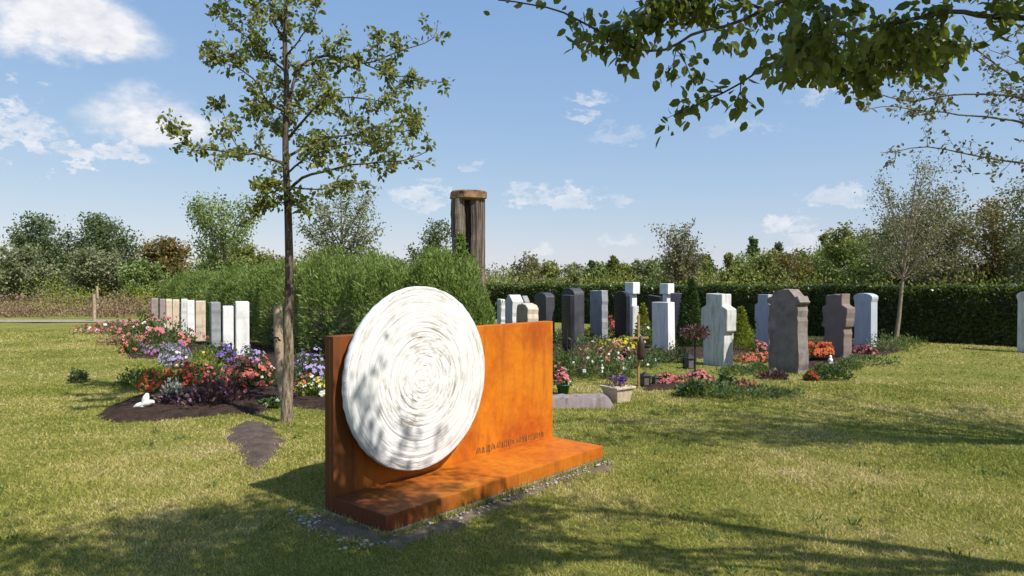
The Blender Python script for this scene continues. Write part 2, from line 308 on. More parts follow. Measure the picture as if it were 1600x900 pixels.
def inpoly(P,poly):
    x,y=P[:,0],P[:,1]; ins=np.zeros(len(P),bool); n=len(poly); j=n-1
    for i in range(n):
        xi,yi=poly[i][:2]; xj,yj=poly[j][:2]
        c=((yi>y)!=(yj>y))&(x<(xj-xi)*(y-yi)/(yj-yi+1e-12)+xi); ins^=c; j=i
    return ins
def patch(name,pix,mat,h=.03,seed=1,res=.05,smoothr=.12,lump=.02):
    """irregular low mound from an outline on the ground"""
    poly=[G(*p)[:2] for p in pix]
    r=rs(seed); pts=[]
    for k in range(len(poly)):
        a=poly[k]; b=poly[(k+1)%len(poly)]; n=max(2,int(np.linalg.norm(b-a)/.12))
        for t in range(n): pts.append(a+(b-a)*t/n+r.normal(size=2)*.025)
    poly2=pts; A=np.array(pts); lo=A.min(0)-.1; hi=A.max(0)+.1
    gx=np.arange(lo[0],hi[0],res); gy=np.arange(lo[1],hi[1],res); Xg,Yg=np.meshgrid(gx,gy)
    Pg=np.stack([Xg.ravel(),Yg.ravel()],1); ins=inpoly(Pg,poly2)
    d=np.full(len(Pg),9.0)
    for a in A: d=np.minimum(d,np.hypot(Pg[:,0]-a[0],Pg[:,1]-a[1]))
    sd=np.where(ins,d,-d); z=h*np.clip(sd/smoothr,-1,1)+gz(Pg[:,0],Pg[:,1])
    z+=np.where(ins,lump*(r.rand(len(Pg))-.4)*np.clip(sd/.06,0,1),0)
    V=np.stack([Pg[:,0],Pg[:,1],z],1); nx=len(gx)
    i=np.arange(len(gy)-1)[:,None]*nx; j=np.arange(nx-1)[None]
    Fc=np.stack([i+j,i+j+1,i+nx+j+1,i+nx+j],-1).reshape(-1,4)
    keep=(sd[Fc]>-res*1.6).any(1); mb=MB(); mb.add(V,Fc[keep],0,True)
    tag(mb.build(name,mat),kind='structure'); return poly2
NOGRASS=[]
NOGRASS.append(patch('soil_patch',[(362,668),(385,659),(412,661),(432,676),(438,690),(430,708),(421,722),(408,738),(392,730),(382,712),(366,694),(357,680)],M['soil'],.02,3))
NOGRASS.append(patch('flower_bed_soil',[(148,650),(170,636),(205,622),(245,612),(290,590),(340,560),(420,548),(500,548),(560,560),(560,642),(500,640),(450,634),(420,640),(395,648),(345,650),(300,655),(240,658),(180,660)],M['bedsoil'],.045,5,.06,.2,.035))
NOGRASS.append(patch('grave_bed_soil',[(1000,604),(1040,598),(1118,594),(1125,602),(1060,607),(1010,610)],M['bedsoil'],.02,6))
NOGRASS.append(patch('rear_bed_soil',[(868,586),(900,580),(960,578),(1010,572),(1060,560),(1110,560),(1180,552),(1215,570),(1240,582),(1300,578),(1345,560),(1400,548),(1420,535),(1340,531),(1200,531),(1000,525),(850,522),(700,525),(700,570)],M['bedsoil'],.02,7,.12,.3,.03))
NOGRASS.append(patch('left_row_bed_soil',[(205,560),(290,560),(390,556),(460,548),(440,540),(330,528),(262,516),(200,508),(160,508),(190,530)],M['bedsoil'],.02,8,.12,.3,.03))
NOGRASS.append(patch('monument_edge_gravel',[(488,820),(500,808),(540,812),(603,832),(612,846),(700,812),(800,772),(900,736),(950,722),(955,728),(900,743),(800,784),(700,826),(622,854),(566,848),(508,832)],M['gravelsoil'],.008,9,.04,.05,.012))
# light path at the far left
mb=MB(); a=G(-120,504);b=G(226,504);c=G(215,500);d=G(-120,500)
mb.add([a+[0,0,.02],b+[0,0,.02],c+[0,0,.02],d+[0,0,.02]],[(0,1,2,3)]); tag(mb.build('path',M['path']),kind='structure')

# ---------------------------------------------------------------- grass
u=np.array([.655,.756,0.]); u/=np.linalg.norm(u); nrm=np.array([-u[1],u[0],0.]); FC=np.array([-.79,4.33,0.])
rot_u=math.atan2(u[1],u[0])
def foot(l,d): return FC+u*l+nrm*d
r=rs(11)
def scatter(y0,y1,dens_fn,n_try):
    Yv=np.sqrt(r.rand(n_try)*(y1**2-y0**2)+y0**2); Xv=(r.rand(n_try)*2-1)*(.86*Yv+.6)
    return np.stack([Xv,Yv],1)
P1=scatter(2.6,6.5,None,230000); P2=scatter(6.5,11,None,190000); P3=scatter(11,23,None,130000)
P=np.concatenate([P1,P2,P3]); mono=[foot(-.03,-.03),foot(2.48,-.03),foot(2.48,.70),foot(-.03,.70)]
ok=~inpoly(P,mono)
for k,pl in enumerate(NOGRASS):
    ins=inpoly(P,pl); thin=.08 if k==0 else (.35 if k==5 else .05)
    th=np.full(len(P),thin); ii=np.where(ins)[0]; A_=np.array([q[:2] for q in pl])
    if len(ii):
        dd=np.full(len(ii),9.); 
        for q in A_: dd=np.minimum(dd,np.hypot(P[ii,0]-q[0],P[ii,1]-q[1]))
        th[ii]=np.maximum(thin,.85*np.exp(-(dd/.10)**1.5)) if k!=5 else np.maximum(thin,.9*np.exp(-dd/.08))
    ok&=(~ins)|(r.rand(len(P))<th)
# worn thin spots
wn=np.sin(P[:,0]*2.1+1.3*np.sin(P[:,1]*1.7))*np.sin(P[:,1]*2.4+np.cos(P[:,0]*1.9)); ok&=(wn<.55)|(r.rand(len(P))<.72)
P=P[ok]; n=len(P); Zc=P[:,1]
D=np.stack([r.normal(size=n)*.8,r.normal(size=n)*.8,np.ones(n)],1)
ht=(.012+.020*r.rand(n)**1.5)*np.clip(.8+Zc*.035,1,1.5); wd=np.clip(.0016*Zc,.0055,.028)*(.7+.6*r.rand(n))
base=np.stack([P[:,0],P[:,1],gz(P[:,0],P[:,1])-.008],1)
mb=MB(); leaves(mb,base,D,rdir(r,n),ht+.008,wd,'tri')
E=[]
for l0,l1,d0,d1,nn_ in ((-.06,2.5,-.055,-.02,900),(-.06,-.02,-.05,.7,260),(-.05,2.5,.70,.74,400),(2.47,2.52,-.03,.7,260)):
    for q in range(nn_): E.append(foot(r.uniform(l0,l1),r.uniform(d0,d1))[:2])
def ringc(c,rad,nn_):
    for q in range(nn_):
        a_=r.uniform(0,6.28); E.append([c[0]+math.cos(a_)*rad*r.uniform(.9,1.35),c[1]+math.sin(a_)*rad*r.uniform(.9,1.35)])
ringc(G(447,664),.085,160); ringc(G(1232,580),.42,420); ringc(G(1400,534),.12,120); ringc(G(965,628),.2,160)
for q in range(420): E.append([.62+r.uniform(-.55,.75),8.58+r.uniform(-.06,.04)])
E=np.array(E); ne=len(E); leaves(mb,np.stack([E[:,0],E[:,1],np.full(ne,-.005)],1),np.stack([r.normal(size=ne)*.35,r.normal(size=ne)*.35,np.ones(ne)],1),rdir(r,ne),.035+.05*r.rand(ne)**1.5,.007+.004*r.rand(ne),'tri')
tag(mb.build('grass',M['grass']),'short mown olive green lawn grass','grass',kind='stuff')

# clover/weed tufts on lawn near the monument
r=rs(12); mb=MB()
for k in range(90):
    c=np.array([r.uniform(-4,4.5),r.uniform(3.6,9),0]);
    if inpoly(c[None,:2],mono)[0]: continue
    q=14; Pp=c+np.stack([r.normal(size=q)*.035,r.normal(size=q)*.035,np.zeros(q)],1)
    leaves(mb,Pp,np.stack([r.normal(size=q),r.normal(size=q),np.ones(q)*1.3],1),rdir(r,q),.035+.03*r.rand(q),.012,'quad')
tag(mb.build('lawn_weeds',M['leaf_plant']),'small clover and weed tufts scattered through the lawn','weeds',kind='stuff')

# pebbles by monument foot
r=rs(13)
pm=MB()
def pebble(mb,c,s,r):
    a=np.linspace(0,2*np.pi,6,endpoint=False); sc=np.array([s*r.uniform(.8,1.4),s*r.uniform(.7,1.1),s*.6])
    ring=lambda q,z:np.stack([np.cos(a)*q,np.sin(a)*q,np.full(6,z)],1)
    V=np.concatenate([ring(.7,-.5),ring(1,0),ring(.6,.7),[[0,0,.9]]])*(1+.15*r.normal(size=(19,1)))*sc
    t=r.rand()*6.28; Rm=np.array([[math.cos(t),-math.sin(t),0],[math.sin(t),math.cos(t),0],[0,0,1]]); V=V@Rm.T+c
    F4=[(i+k*6,(i+1)%6+k*6,(i+1)%6+6+k*6,i+6+k*6) for k in range(2) for i in range(6)]
    mb.add(V,F4,0,True); mb.n-=19; mb.add(V[:0],np.zeros((0,4),int)); mb.n+=19
    mb.F.append((np.array([(12+i,12+(i+1)%6,18) for i in range(6)])+mb.n-19,0,True))
for k in range(430):
    if k<250: l=r.uniform(-.25,.12)+r.normal()*.05; d=r.uniform(-.12,.72)
    else: l=r.uniform(-.05,2.5); d=-.05-abs(r.normal())*.05
    if l>0 and d>-.01: l=-.02-r.rand()*.15
    c=foot(l,d); c[2]=.008; pebble(pm,c,r.uniform(.004,.011) if r.rand()<.93 else .018,r)
for px,py,s in ((455,801,.02),(468,817,.024),(474,822,.016),(482,820,.015),(452,806,.012),(462,811,.011)):
    c=G(px,py); c[2]=.012; pebble(pm,c,s,r)
tag(pm.build('pebbles',M['pebble']),'small pale pebbles scattered along the foot of the rusted steel bench','pebbles',kind='stuff')

# ---------------------------------------------------------------- monument
mon=empty('steel_monument',tuple(FC),rot_u)
tag(mon,'rusted orange steel bench and back panel carrying a big round whitewashed wooden disc','monument')
def bevel(o,w,seg=2):
    b=o.modifiers.new('b','BEVEL'); b.width=w; b.segments=seg; b.limit_method='ANGLE'; return o
LEN=2.45
mb=MB(); mb.box(-.012,LEN+.015,-.018,.69,-.02,.022); bevel(mb.build('foundation',M['concrete'],mon),.006)
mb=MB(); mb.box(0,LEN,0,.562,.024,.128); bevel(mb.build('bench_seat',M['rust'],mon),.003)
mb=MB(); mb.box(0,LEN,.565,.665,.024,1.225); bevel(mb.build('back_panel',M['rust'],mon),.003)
mb=MB(); mb.box(-.002,.0,.600,.604,.13,1.2); mb.build('panel_seam',M['rust_dark'],mon)
# inscription: worn letter strokes low on the panel
r=rs(5); mb=MB(); x=1.40
while x<2.30:
    w=r.uniform(.006,.014); z0=.150+r.uniform(0,.018); z1=.215+r.uniform(-.02,.006); yb=.5655; t=.006; q=r.uniform(-.012,.014); ww=r.uniform(.006,.012)
    V=[(x,yb-t,z0),(x+ww,yb-t,z0),(x+ww+q,yb-t,z1),(x+q,yb-t,z1),(x,yb,z0),(x+ww,yb,z0),(x+ww+q,yb,z1),(x+q,yb,z1)]
    mb.add(V,[(0,1,2,3),(7,6,5,4),(0,4,5,1),(1,5,6,2),(2,6,7,3),(3,7,4,0)]); x+=w+ww+.006
mb.build('inscription',M['rust_dark'],mon)
# disc: carved rings as real relief
RAD=.683; nr=150; na=360; rr_=np.linspace(.002,RAD-.006,nr); aa=np.linspace(0,2*np.pi,na,endpoint=False)
r=rs(8); A_,R_=np.meshgrid(aa,rr_)
wob=.008*np.sin(2*A_+1)+.003*np.sin(5*A_+2)+.0015*np.sin(9*A_)
ring=R_+wob*R_/RAD
am=.35+.65*(.5+.5*np.sin(A_*2+ring*9))*(.5+.5*np.sin(A_*3-ring*14+2))
hz=am*.55*(.0012*np.sin(ring*115+1.2*np.sin(A_*3)+.8*np.sin(A_*5+1))+.0008*np.sin(ring*230+np.sin(A_*4+ring*9)*1.8))
for k in range(46):   # chipped gouges following the rings
    a0=r.rand()*6.28; r0=r.uniform(.08,.62); wl=r.uniform(.1,.5); da=(A_-a0+np.pi)%(2*np.pi)-np.pi
    hz-=r.uniform(.003,.009)*np.exp(-(da/wl)**4)*np.exp(-((ring-r0)/.006)**2)
outer=RAD*(1+.002*np.sin(3*aa+1)+.0012*np.sin(8*aa)+.0012*np.sin(23*aa)+.0008*np.sin(51*aa+1))
Rr=R_*(1+(outer/RAD-1)[None]*(R_/RAD))
dome=.018*(1-(R_/RAD)**2)
V=np.stack([Rr*np.cos(A_),-(hz+dome),Rr*np.sin(A_)],-1)
mb=MB(); i=np.arange(nr-1)[:,None]*na; j=np.arange(na)[None]; k2=(j+1)%na
mb.add(V.reshape(-1,3),np.stack([i+j,i+k2,i+na+k2,i+na+j],-1).reshape(-1,4),0,True)
mb.add(V[0],[list(range(na))[::-1]],0,True)
pr=[(RAD-.006,0,.0),(RAD,.008,0),(RAD+.001,.03,0),(RAD-.002,.05,0),(RAD-.03,.062,0),(.1,.062,0)]
VV=np.concatenate([np.stack([(q[0]*outer/RAD)*np.cos(aa),np.full(na,q[1])+(.003*np.sin(aa*40) if 0<n_<4 else 0),(q[0]*outer/RAD)*np.sin(aa)],1) for n_,q in enumerate(pr)])
VV[:na]=V[-1]
i=np.arange(len(pr)-1)[:,None]*na
mb.add(VV,np.stack([i+j,i+k2,i+na+k2,i+na+j],-1).reshape(-1,4),0,True)
mb.build('wooden_disc',M['disc'],mon,loc=(.70,.445,.882))
mb=MB(); mb.box(.52,.60,.5085,.5648,.70,1.05); mb.box(.80,.88,.5085,.5648,.70,1.05); mb.build('disc_bracket',M['rust'],mon)

# ---------------------------------------------------------------- headstones
HS=math.atan2(-.43,-.9)-math.pi*.5+math.pi   # local -y is the broad face
def hrot():  # broad face normal (-.9,-.43)
    return math.atan2(-.43,-.9)+math.pi/2
def extr(mb,out,t,y0=None):
    out=np.array(out,float); n=len(out); y0=-t/2 if y0 is None else y0
    V=np.concatenate([np.stack([out[:,0],np.full(n,y0),out[:,1]],1),np.stack([out[:,0],np.full(n,y0+t),out[:,1]],1)])
    mb.add(V,[list(range(n))]); mb.n-=2*n; mb.F.append((np.array([list(range(n,2*n))[::-1]])+mb.n,0,False))
    mb.F.append((np.array([(i,i+n,(i+1)%n+n,(i+1)%n) for i in range(n)])+mb.n,0,False)); mb.n+=2*n
def arc(cx,cz,rx,rz,a0,a1,n=9):
    return [(cx+rx*math.cos(R(a)),cz+rz*math.sin(R(a))) for a in np.linspace(a0,a1,n)]
def shape(kind,w,h):
    q=w/2
    if kind=='flat': return [(-q,0),(q,0),(q,h),(-q,h)]
    if kind=='slant': return [(-q,0),(q,0),(q,h-.04),(-q,h)]
    if kind=='point': return [(-q,0),(q,0),(q,h-.16),(q*.2,h),(-q*.3,h-.01),(-q,h-.14)]
    if kind=='round': return [(-q,0),(q,0)]+arc(0,h-q*.55,q,q*.55,0,180,13)
    if kind=='seg': return [(-q,0),(q,0)]+arc(0,h-.12,q,.12,0,180,13)
    if kind=='cross': return [(-q*.8,0),(q*.8,0),(q*.8,h*.48),(q,h*.50),(q,h*.80),(q*.62,h*.84),(q*.62,h),(-q*.62,h),(-q*.62,h*.84),(-q,h*.80),(-q,h*.50),(-q*.8,h*.48)]
    if kind=='knob': return [(-q*.93,0),(q*.93,0),(q*.90,h*.80)]+arc(q*.62,h*.86,q*.42,h*.055,-60,75,6)+arc(0,h*.90,q*.62,h*.10,40,140,7)+arc(-q*.62,h*.86,q*.42,h*.055,105,240,6)+[(-q*.90,h*.80)]
    if kind=='flare': return [(-q*.9,0),(q*.9,0),(q*.9,h*.84),(q,h*.90),(q,h*.94)]+arc(0,h*.94,q*.97,h*.06,15,165,9)+[(-q,h*.94),(-q,h*.90),(-q*.9,h*.84)]
    if kind=='post': return [(-q,0),(q,0),(q,h*.74),(q*.72,h*.76),(q*.72,h*.83),(q,h*.85),(q,h),(-q,h),(-q,h*.85),(-q*.72,h*.83),(-q*.72,h*.76),(-q,h*.74)]
def headstone(px,Y,yt,w,t,kind,mat,label,rough=0,group='headstones in the right hand graves',extra=None,rz=0.0,sink=.03):
    H=CAMH-(yt-HY)*Y/F; X=(px-800)/F*Y
    o_=np.array([X,Y,-sink])
    mb=MB(); out=np.array(shape(kind,w,H+sink)); 
    # subdivide outline
    pts=[]
    for a,b in zip(out,np.roll(out,-1,0)):
        n=max(1,int(np.linalg.norm(b-a)/.09)); pts+=[a+(b-a)*k/n for k in range(n)]
    pts=np.array(pts)
    rr=rs(int(abs(px)*7)%9999)
    if rough: pts+=rr.normal(size=pts.shape)*rough
    extr(mb,pts,t)
    ob=mb.build('headstone',mat); ob.location=o_; ob.rotation_euler=(rr.normal()*.008,rr.normal()*.008,hrot()+rz+rr.normal()*.03)
    bevel(ob,.012 if not rough else .02,2)
    tag(ob,label,'headstone',group); return ob
hs=headstone
hs(783,19.5,467,.30,.14,'flat',M['stone_white'],'narrow pale headstone leftmost of the right hand graves, half hidden by the willow hedge',.01)
hs(803,17,460,.42,.30,'point',M['stone_white'],'pale headstone with a pointed top just right of the willow hedge',.006)
hs(819,19.5,462,.40,.16,'point',M['stone_grey'],'grey headstone tip showing between the pointed pale stone and the black slab')
hs(823,14.6,474,.55,.26,'seg',M['stone_cream'],'low cream and beige headstone just above the right part of the steel panel',.006)
hs(851,18,457,.62,.26,'seg',M['stone_dark'],'dark slate headstone with pale right edge, first black stone right of the cream one')
hs(895,17.6,450,.62,.30,'round',M['stone_dark'],'tall arched dark headstone behind a black slab, above the purple flowers')
hs(888,15.6,461,.38,.12,'flat',M['stone_black'],'black polished upright slab in front of the arched dark headstone')
hs(936,18.5,454,.60,.20,'flat',M['stone_grey'],'straight grey headstone with lit right edge between arched black stone and white cross pillar',.006)
hs(972,17.3,455,.50,.12,'round',M['stone_black'],'thin navy black round topped headstone left of the white cross pillar')
hs(1024,18.8,461,.50,.12,'slant',M['stone_black'],'dark slab standing directly behind the tall white slab headstone')
hs(1059,19,458,.48,.14,'flat',M['stone_mauve'],'narrow grey brown headstone between white cross pillar and dark cypress')
hs(1037,16.5,472,.55,.22,'flat',M['stone_bright'],'plain bright white slab headstone in the middle of the right graves',rz=.10)
hs(1122,13.3,459,.72,.24,'cross',M['stone_white'],'large pale stepped cross shaped headstone with brightly lit right side',.004)
hs(1196,17,460,.55,.18,'cross',M['stone_light'],'light grey headstone partly hidden behind the big brown one')
hs(1232,12.4,452,.72,.25,'knob',M['stone_brown'],'big brown headstone with knobbed rounded top, largest of all',.010)
hs(1309,14.6,460,.62,.26,'cross',M['stone_red'],'rough reddish brown cross shaped headstone beside the orange flowers',.014)
hs(1353,16.8,458,.50,.24,'flare',M['stone_light'],'light grey headstone with flared rounded cap near the slender tree')
hs(1613,15.5,455,.55,.24,'flare',M['stone_white'],'pale headstone at the right end of the dark hedge')
# white cross pillars with block heads
def pillar(px,Y,yt,label):
    H=CAMH-(yt-HY)*Y/F; X=(px-800)/F*Y; t=empty('cross_pillar',(X,Y,-.03),hrot())
    mb=MB(); mb.box(-.16,.16,-.10,.10,0,H*.60+.03); bevel(mb.build('shaft',M['stone_white'],t),.01)
    mb=MB(); mb.box(-.10,.10,-.08,.08,H*.60+.032,H*.82); bevel(mb.build('neck',M['stone_bright'],t),.01)
    mb=MB(); mb.box(-.19,.19,-.115,.115,H*.82+.002,H+.03); bevel(mb.build('head_block',M['stone_bright'],t),.02)
    tag(t,label,'headstone','headstones in the right hand graves')
pillar(988,18.5,441,'white stone pillar with a square block head, right of the navy black headstone')
pillar(1042,19.6,443,'white stone pillar with block head rising behind the plain white slab')

# left row
lr=[(378,14.9,471,.62,.27,'flat','stone_bright','white headstone at the near right end of the left row'),
    (356,16.2,478,.50,.23,'flat','stone_bright','low bright white headstone second from the near end of the left row'),
    (336,17.4,472,.80,.22,'flat','stone_grey','grey headstone with broad dark brown face in the left row'),
    (313,18.8,470,.55,.25,'flat','stone_cream','cream headstone beside the broad dark grey one in the left row'),
    (298,20.2,469,.50,.20,'flat','stone_bright','slim white headstone behind the cream one in the left row'),
    (287,21.4,467,.50,.18,'flat','stone_white','slim pale headstone further along the left row behind the rose bush'),
    (274,22.4,468,.50,.20,'flat','stone_cream','cream headstone seventh from the near end of the left row'),
    (264,23.4,467,.48,.18,'slant','stone_cream','beige slant topped headstone towards the far end of the left row'),
    (254,24.4,467,.46,.18,'flat','stone_mauve','mauve headstone last but one of the left row'),
    (242,25.5,466,.60,.22,'flat','stone_mauve','mauve grey headstone at the far left end of the left row')]
for px,Y_,yt,w,t,k,mt,lb in lr: hs(px,Y_,yt,w,t,k,M[mt],lb,.003,'headstones in the left row')

# ---------------------------------------------------------------- trees
def resample(pts,step,r,jit):
    out=[]; 
    for a,b in zip(pts[:-1],pts[1:]):
        n=max(1,int(np.linalg.norm(b-a)/step)); out+=[a+(b-a)*k/n for k in range(n)]
    out.append(pts[-1]); out=np.array(out); 
    if len(out)>3: 
        j=r.normal(size=out.shape)*jit; j[0]=0; out=out+j
        out[1:-1]=(out[:-2]+out[1:-1]*2+out[2:])/4
    return out
class Tree:
    def __init__(s,seed): s.r=rs(seed); s.w=MB(); s.sp=[]; s.sd=[]
    def limb(s,pts,r0,r1,step=.12,jit=.02,n=6,twigs=0,tl=.4,tr=.006,sites=True,start=.25,lvl=1,up=.25,sub=3,sstep=1):
        P=resample([np.array(p,float) for p in pts],step,s.r,jit); t=np.linspace(0,1,len(P))
        s.w.tube(P,r0+(r1-r0)*t**.8,n)
        T=norm(np.gradient(P,axis=0))
        if sites:
            for i in range(int(len(P)*max(start,.3)),len(P),sstep): s.sp.append(P[i]); s.sd.append(T[i])
        for k in range(twigs):
            i=int(len(P)*s.r.uniform(start,1)); i=min(i,len(P)-1)
            d=norm(T[i]*.6+rdir(s.r,1)[0]*.9+np.array([0,0,up])); l=tl*s.r.uniform(.4,1.2)*(1-.35*t[i])
            p=P[i]; m_=p+d*l*.5+s.r.normal(size=3)*l*.08; e=p+d*l+s.r.normal(size=3)*l*.12+np.array([0,0,-.05*l])
            if lvl>0: s.limb([p,m_,e],max(tr,r1*.8),tr*.5,step=max(step*.7,l/5),jit=jit*.6,n=4,twigs=sub,tl=l*.55,tr=tr*.6,lvl=lvl-1,start=.2,up=up,sub=sub,sstep=sstep)
            else:
                s.w.tube(np.array([p,m_,e]),[tr,tr*.8,tr*.4],3,cap=False)
                for f_ in (.35,.6,.8,1.): s.sp.append(p+(e-p)*f_); s.sd.append(d)
    def leafmesh(s,per,size,aspect,spread,kind,droop=.3,frac=1.0):
        P=np.array(s.sp); D=np.array(s.sd); r=s.r
        k=r.rand(len(P))<frac; P=P[k]; D=D[k]
        P=np.repeat(P,per,0); D=np.repeat(D,per,0); n=len(P)
        P=P+r.normal(size=(n,3))*spread; D=norm(D*.5+rdir(r,n)*1.0+np.array([0,0,-droop]))
        Nn=norm(rdir(r,n)+np.array([0,0,.8])); Ls=size*r.uniform(.6,1.25,n)
        mb=MB(); leaves(mb,P,D,Nn,Ls,Ls*aspect,kind); return mb,n
def rel(o,origin):  # move mesh data so that child sits under an empty at origin
    o.data.transform(__import__('mathutils').Matrix.Translation(-Vector(origin)))
def put(t,name,label,cat,origin,bark,leaf,group=None,**k):
    e=empty(name,tuple(origin)); tag(e,label,cat,group)
    o=t.w.build('trunk',bark,e); rel(o,origin)
    mb,n=t.leafmesh(**k); o=mb.build('crown',leaf,e); rel(o,origin)
    return e,n

# young tree left of the monument
TY=7.85; r=rs(21)
def T(px,py,dy=0): return W(px,py,TY+dy)
t=Tree(22)
t.limb([T(447,664),T(450,560),T(451,480),T(452,400),T(451,320),T(446,230),T(449,150),T(446,60),T(450,-40),T(446,-140)],.068,.014,step=.15,jit=.006,n=10,twigs=26,tl=.48,start=.56,up=.2,sub=3)
Lm=[([T(450,300),T(470,275,-.1),T(514,266,-.2),T(552,257,-.25),T(628,253,-.2),T(671,238,-.1)],.020,.004,8,.35,.45),
 ([T(452,292),T(500,300,.2),T(545,285,.4),T(590,291,.6)],.012,.004,9,.3,.3),
 ([T(442,255),T(400,238,-.3),T(340,238,-.5),T(305,232,-.6),T(285,212,-.7),T(268,192,-.75)],.020,.004,16,.28,.25),
 ([T(380,238,-.35),T(362,215,-.4),T(352,190,-.3),T(346,166,-.3)],.008,.003,7,.22,.2),
 ([T(447,175),T(420,165,-.2),T(405,130,-.3),T(372,105,-.5),T(345,85,-.6)],.018,.004,18,.38,.2),
 ([T(448,115),T(405,72,.2),T(370,45,.3),T(345,24,.4)],.016,.004,18,.36,.2),
 ([T(447,60),T(415,20,-.3),T(370,-5,-.5),T(340,-30,-.6)],.014,.004,18,.36,.2),
 ([T(452,165),T(467,102,.1),T(510,87,.2),T(571,102,.3),T(608,90,.35),T(650,74,.4),T(680,64,.45),T(688,34,.5)],.022,.004,26,.30,.12),
 ([T(590,95,.3),T(592,75,.3),T(586,48,.3)],.006,.003,4,.16,.1),
 ([T(571,102,.3),T(610,118,.2),T(640,121,.1),T(697,133,0)],.010,.003,10,.20,.1),
 ([T(452,215),T(500,160,-.3),T(545,150,-.4),T(600,160,-.4),T(627,174,-.4)],.018,.004,20,.36,.2),
 ([T(450,245),T(510,215,.3),T(575,205,.5),T(630,206,.6),T(660,196,.6)],.018,.004,22,.34,.2),
 ([T(450,270),T(490,235,-.5),T(540,225,-.8),T(595,232,-.9)],.014,.004,18,.34,.2),
 ([T(447,200),T(470,150,.7),T(500,120,1.0)],.014,.004,16,.36,.2),
 ([T(448,220),T(420,190,.6),T(400,170,.9)],.012,.004,12,.30,.2),
 ([T(447,90),T(480,50,-.3),T(500,15,-.5)],.012,.004,6,.26,.3),
 ([T(449,316),T(425,318,-.2),T(405,325,-.25),T(392,342,-.3)],.008,.003,9,.16,.2),
 ([T(452,312),T(468,312,-.2),T(480,328,-.2)],.008,.003,7,.16,.1),
 ([T(448,280),T(430,290,-.2),T(412,292,-.3)],.009,.003,8,.2,.1),
 ([T(449,-30),T(490,-80,.2),T(530,-110,.3)],.012,.004,14,.36,.2),
 ([T(449,-30),T(410,-80,.2),T(370,-120,.3)],.012,.004,14,.36,.2)]
for pts,a,b,tw,tl,st in Lm: t.limb(pts,a,b,step=.09,jit=.012,n=5,twigs=tw,tl=tl,tr=.004,start=st,lvl=1,up=.15,sub=3)
e,n=put(t,'young_tree','young fruit tree with open crown and tan trunk beside the bare soil patch','tree',G(447,664),M['bark_young'],M['leaf_young'],per=3,size=.063,aspect=.66,spread=.032,kind='leaf',frac=.66)
print('young',n)
# stake with rubber tie
b=G(432,628); st=empty('tree_stake',tuple(b)); tag(st,'weathered wooden stake tied to the young tree trunk with a black strap','stake')
mb=MB(); hh=1.6-(478-440)*b[1]/F
P=np.array([[.09,0,-.05],[.05,0,hh*.35],[.02,0,hh*.7],[0.02,0,hh]]); mb.tube(P,[.06,.062,.06,.055],9); mb.build('post',M['stake'],st)
c0=W(437,527,b[1])-b; mb=MB()
mb.tube([c0+[-.07,-.075,0],c0+[.0,-.08,0],c0+[.12,-.10-.3,.0],c0+[.17,-.5,.0]],.012,6); mb.build('tie',M['rubber'],st)

# overhead tree (trunk out of view to the right)
t=Tree(31); NB=np.array([5.0,2.2,0.])
t.limb([NB,NB+[-.05,0,1.2],NB+[-.1,.05,2.2]],.15,.11,step=.3,jit=.01,n=12,sites=False)
fk=NB+np.array([-.1,.05,2.2])
def O(px,py,Y): return W(px,py,Y)
t.limb([fk,O(1478,20,2.75),O(1413,35,2.85),O(1350,50,2.95),O(1283,62,3.0),O(1240,85,3.0),O(1180,115,3.0),O(1130,142,3.0),O(1085,165,3.0),O(1058,180,3.0)],.035,.003,step=.06,jit=.006,n=6,twigs=34,tl=.21,tr=.003,start=.3,lvl=1,up=-.15,sub=3)
t.limb([fk+[0,0,.25],O(1420,-60,2.9),O(1290,-30,3.1),O(1193,17,3.2),O(1110,47,3.2),O(1080,53,3.2),O(1060,73,3.2),O(1017,82,3.2),O(983,78,3.2),O(930,50,3.2),O(880,22,3.2),O(830,8,3.2),O(782,0,3.2)],.035,.003,step=.06,jit=.006,n=6,twigs=34,tl=.17,tr=.003,start=.42,lvl=1,up=-.15,sub=3)
t.limb([O(1193,17,3.2),O(1120,-10,3.3),O(1040,10,3.3),O(1000,40,3.3),O(960,60,3.3)],.008,.003,step=.06,jit=.006,n=5,twigs=30,tl=.17,tr=.003,start=.3,lvl=1,up=-.15,sub=3)
t.limb([O(1300,10,2.9),O(1270,60,2.7),O(1230,90,2.6)],.008,.003,step=.06,jit=.006,n=5,twigs=14,tl=.2,tr=.003,start=.2,lvl=1,up=-.2,sub=3)
t.limb([O(1400,30,2.9),O(1370,70,3.2),O(1320,105,3.4),O(1290,120,3.5)],.010,.003,step=.06,jit=.006,n=5,twigs=22,tl=.22,tr=.003,start=.1,lvl=1,up=-.2,sub=3)
t.limb([O(1478,20,2.75),O(1460,60,3.1),O(1440,90,3.4),O(1400,95,3.5)],.010,.003,step=.06,jit=.006,n=5,twigs=16,tl=.2,tr=.003,start=.1,lvl=1,up=-.2,sub=3)
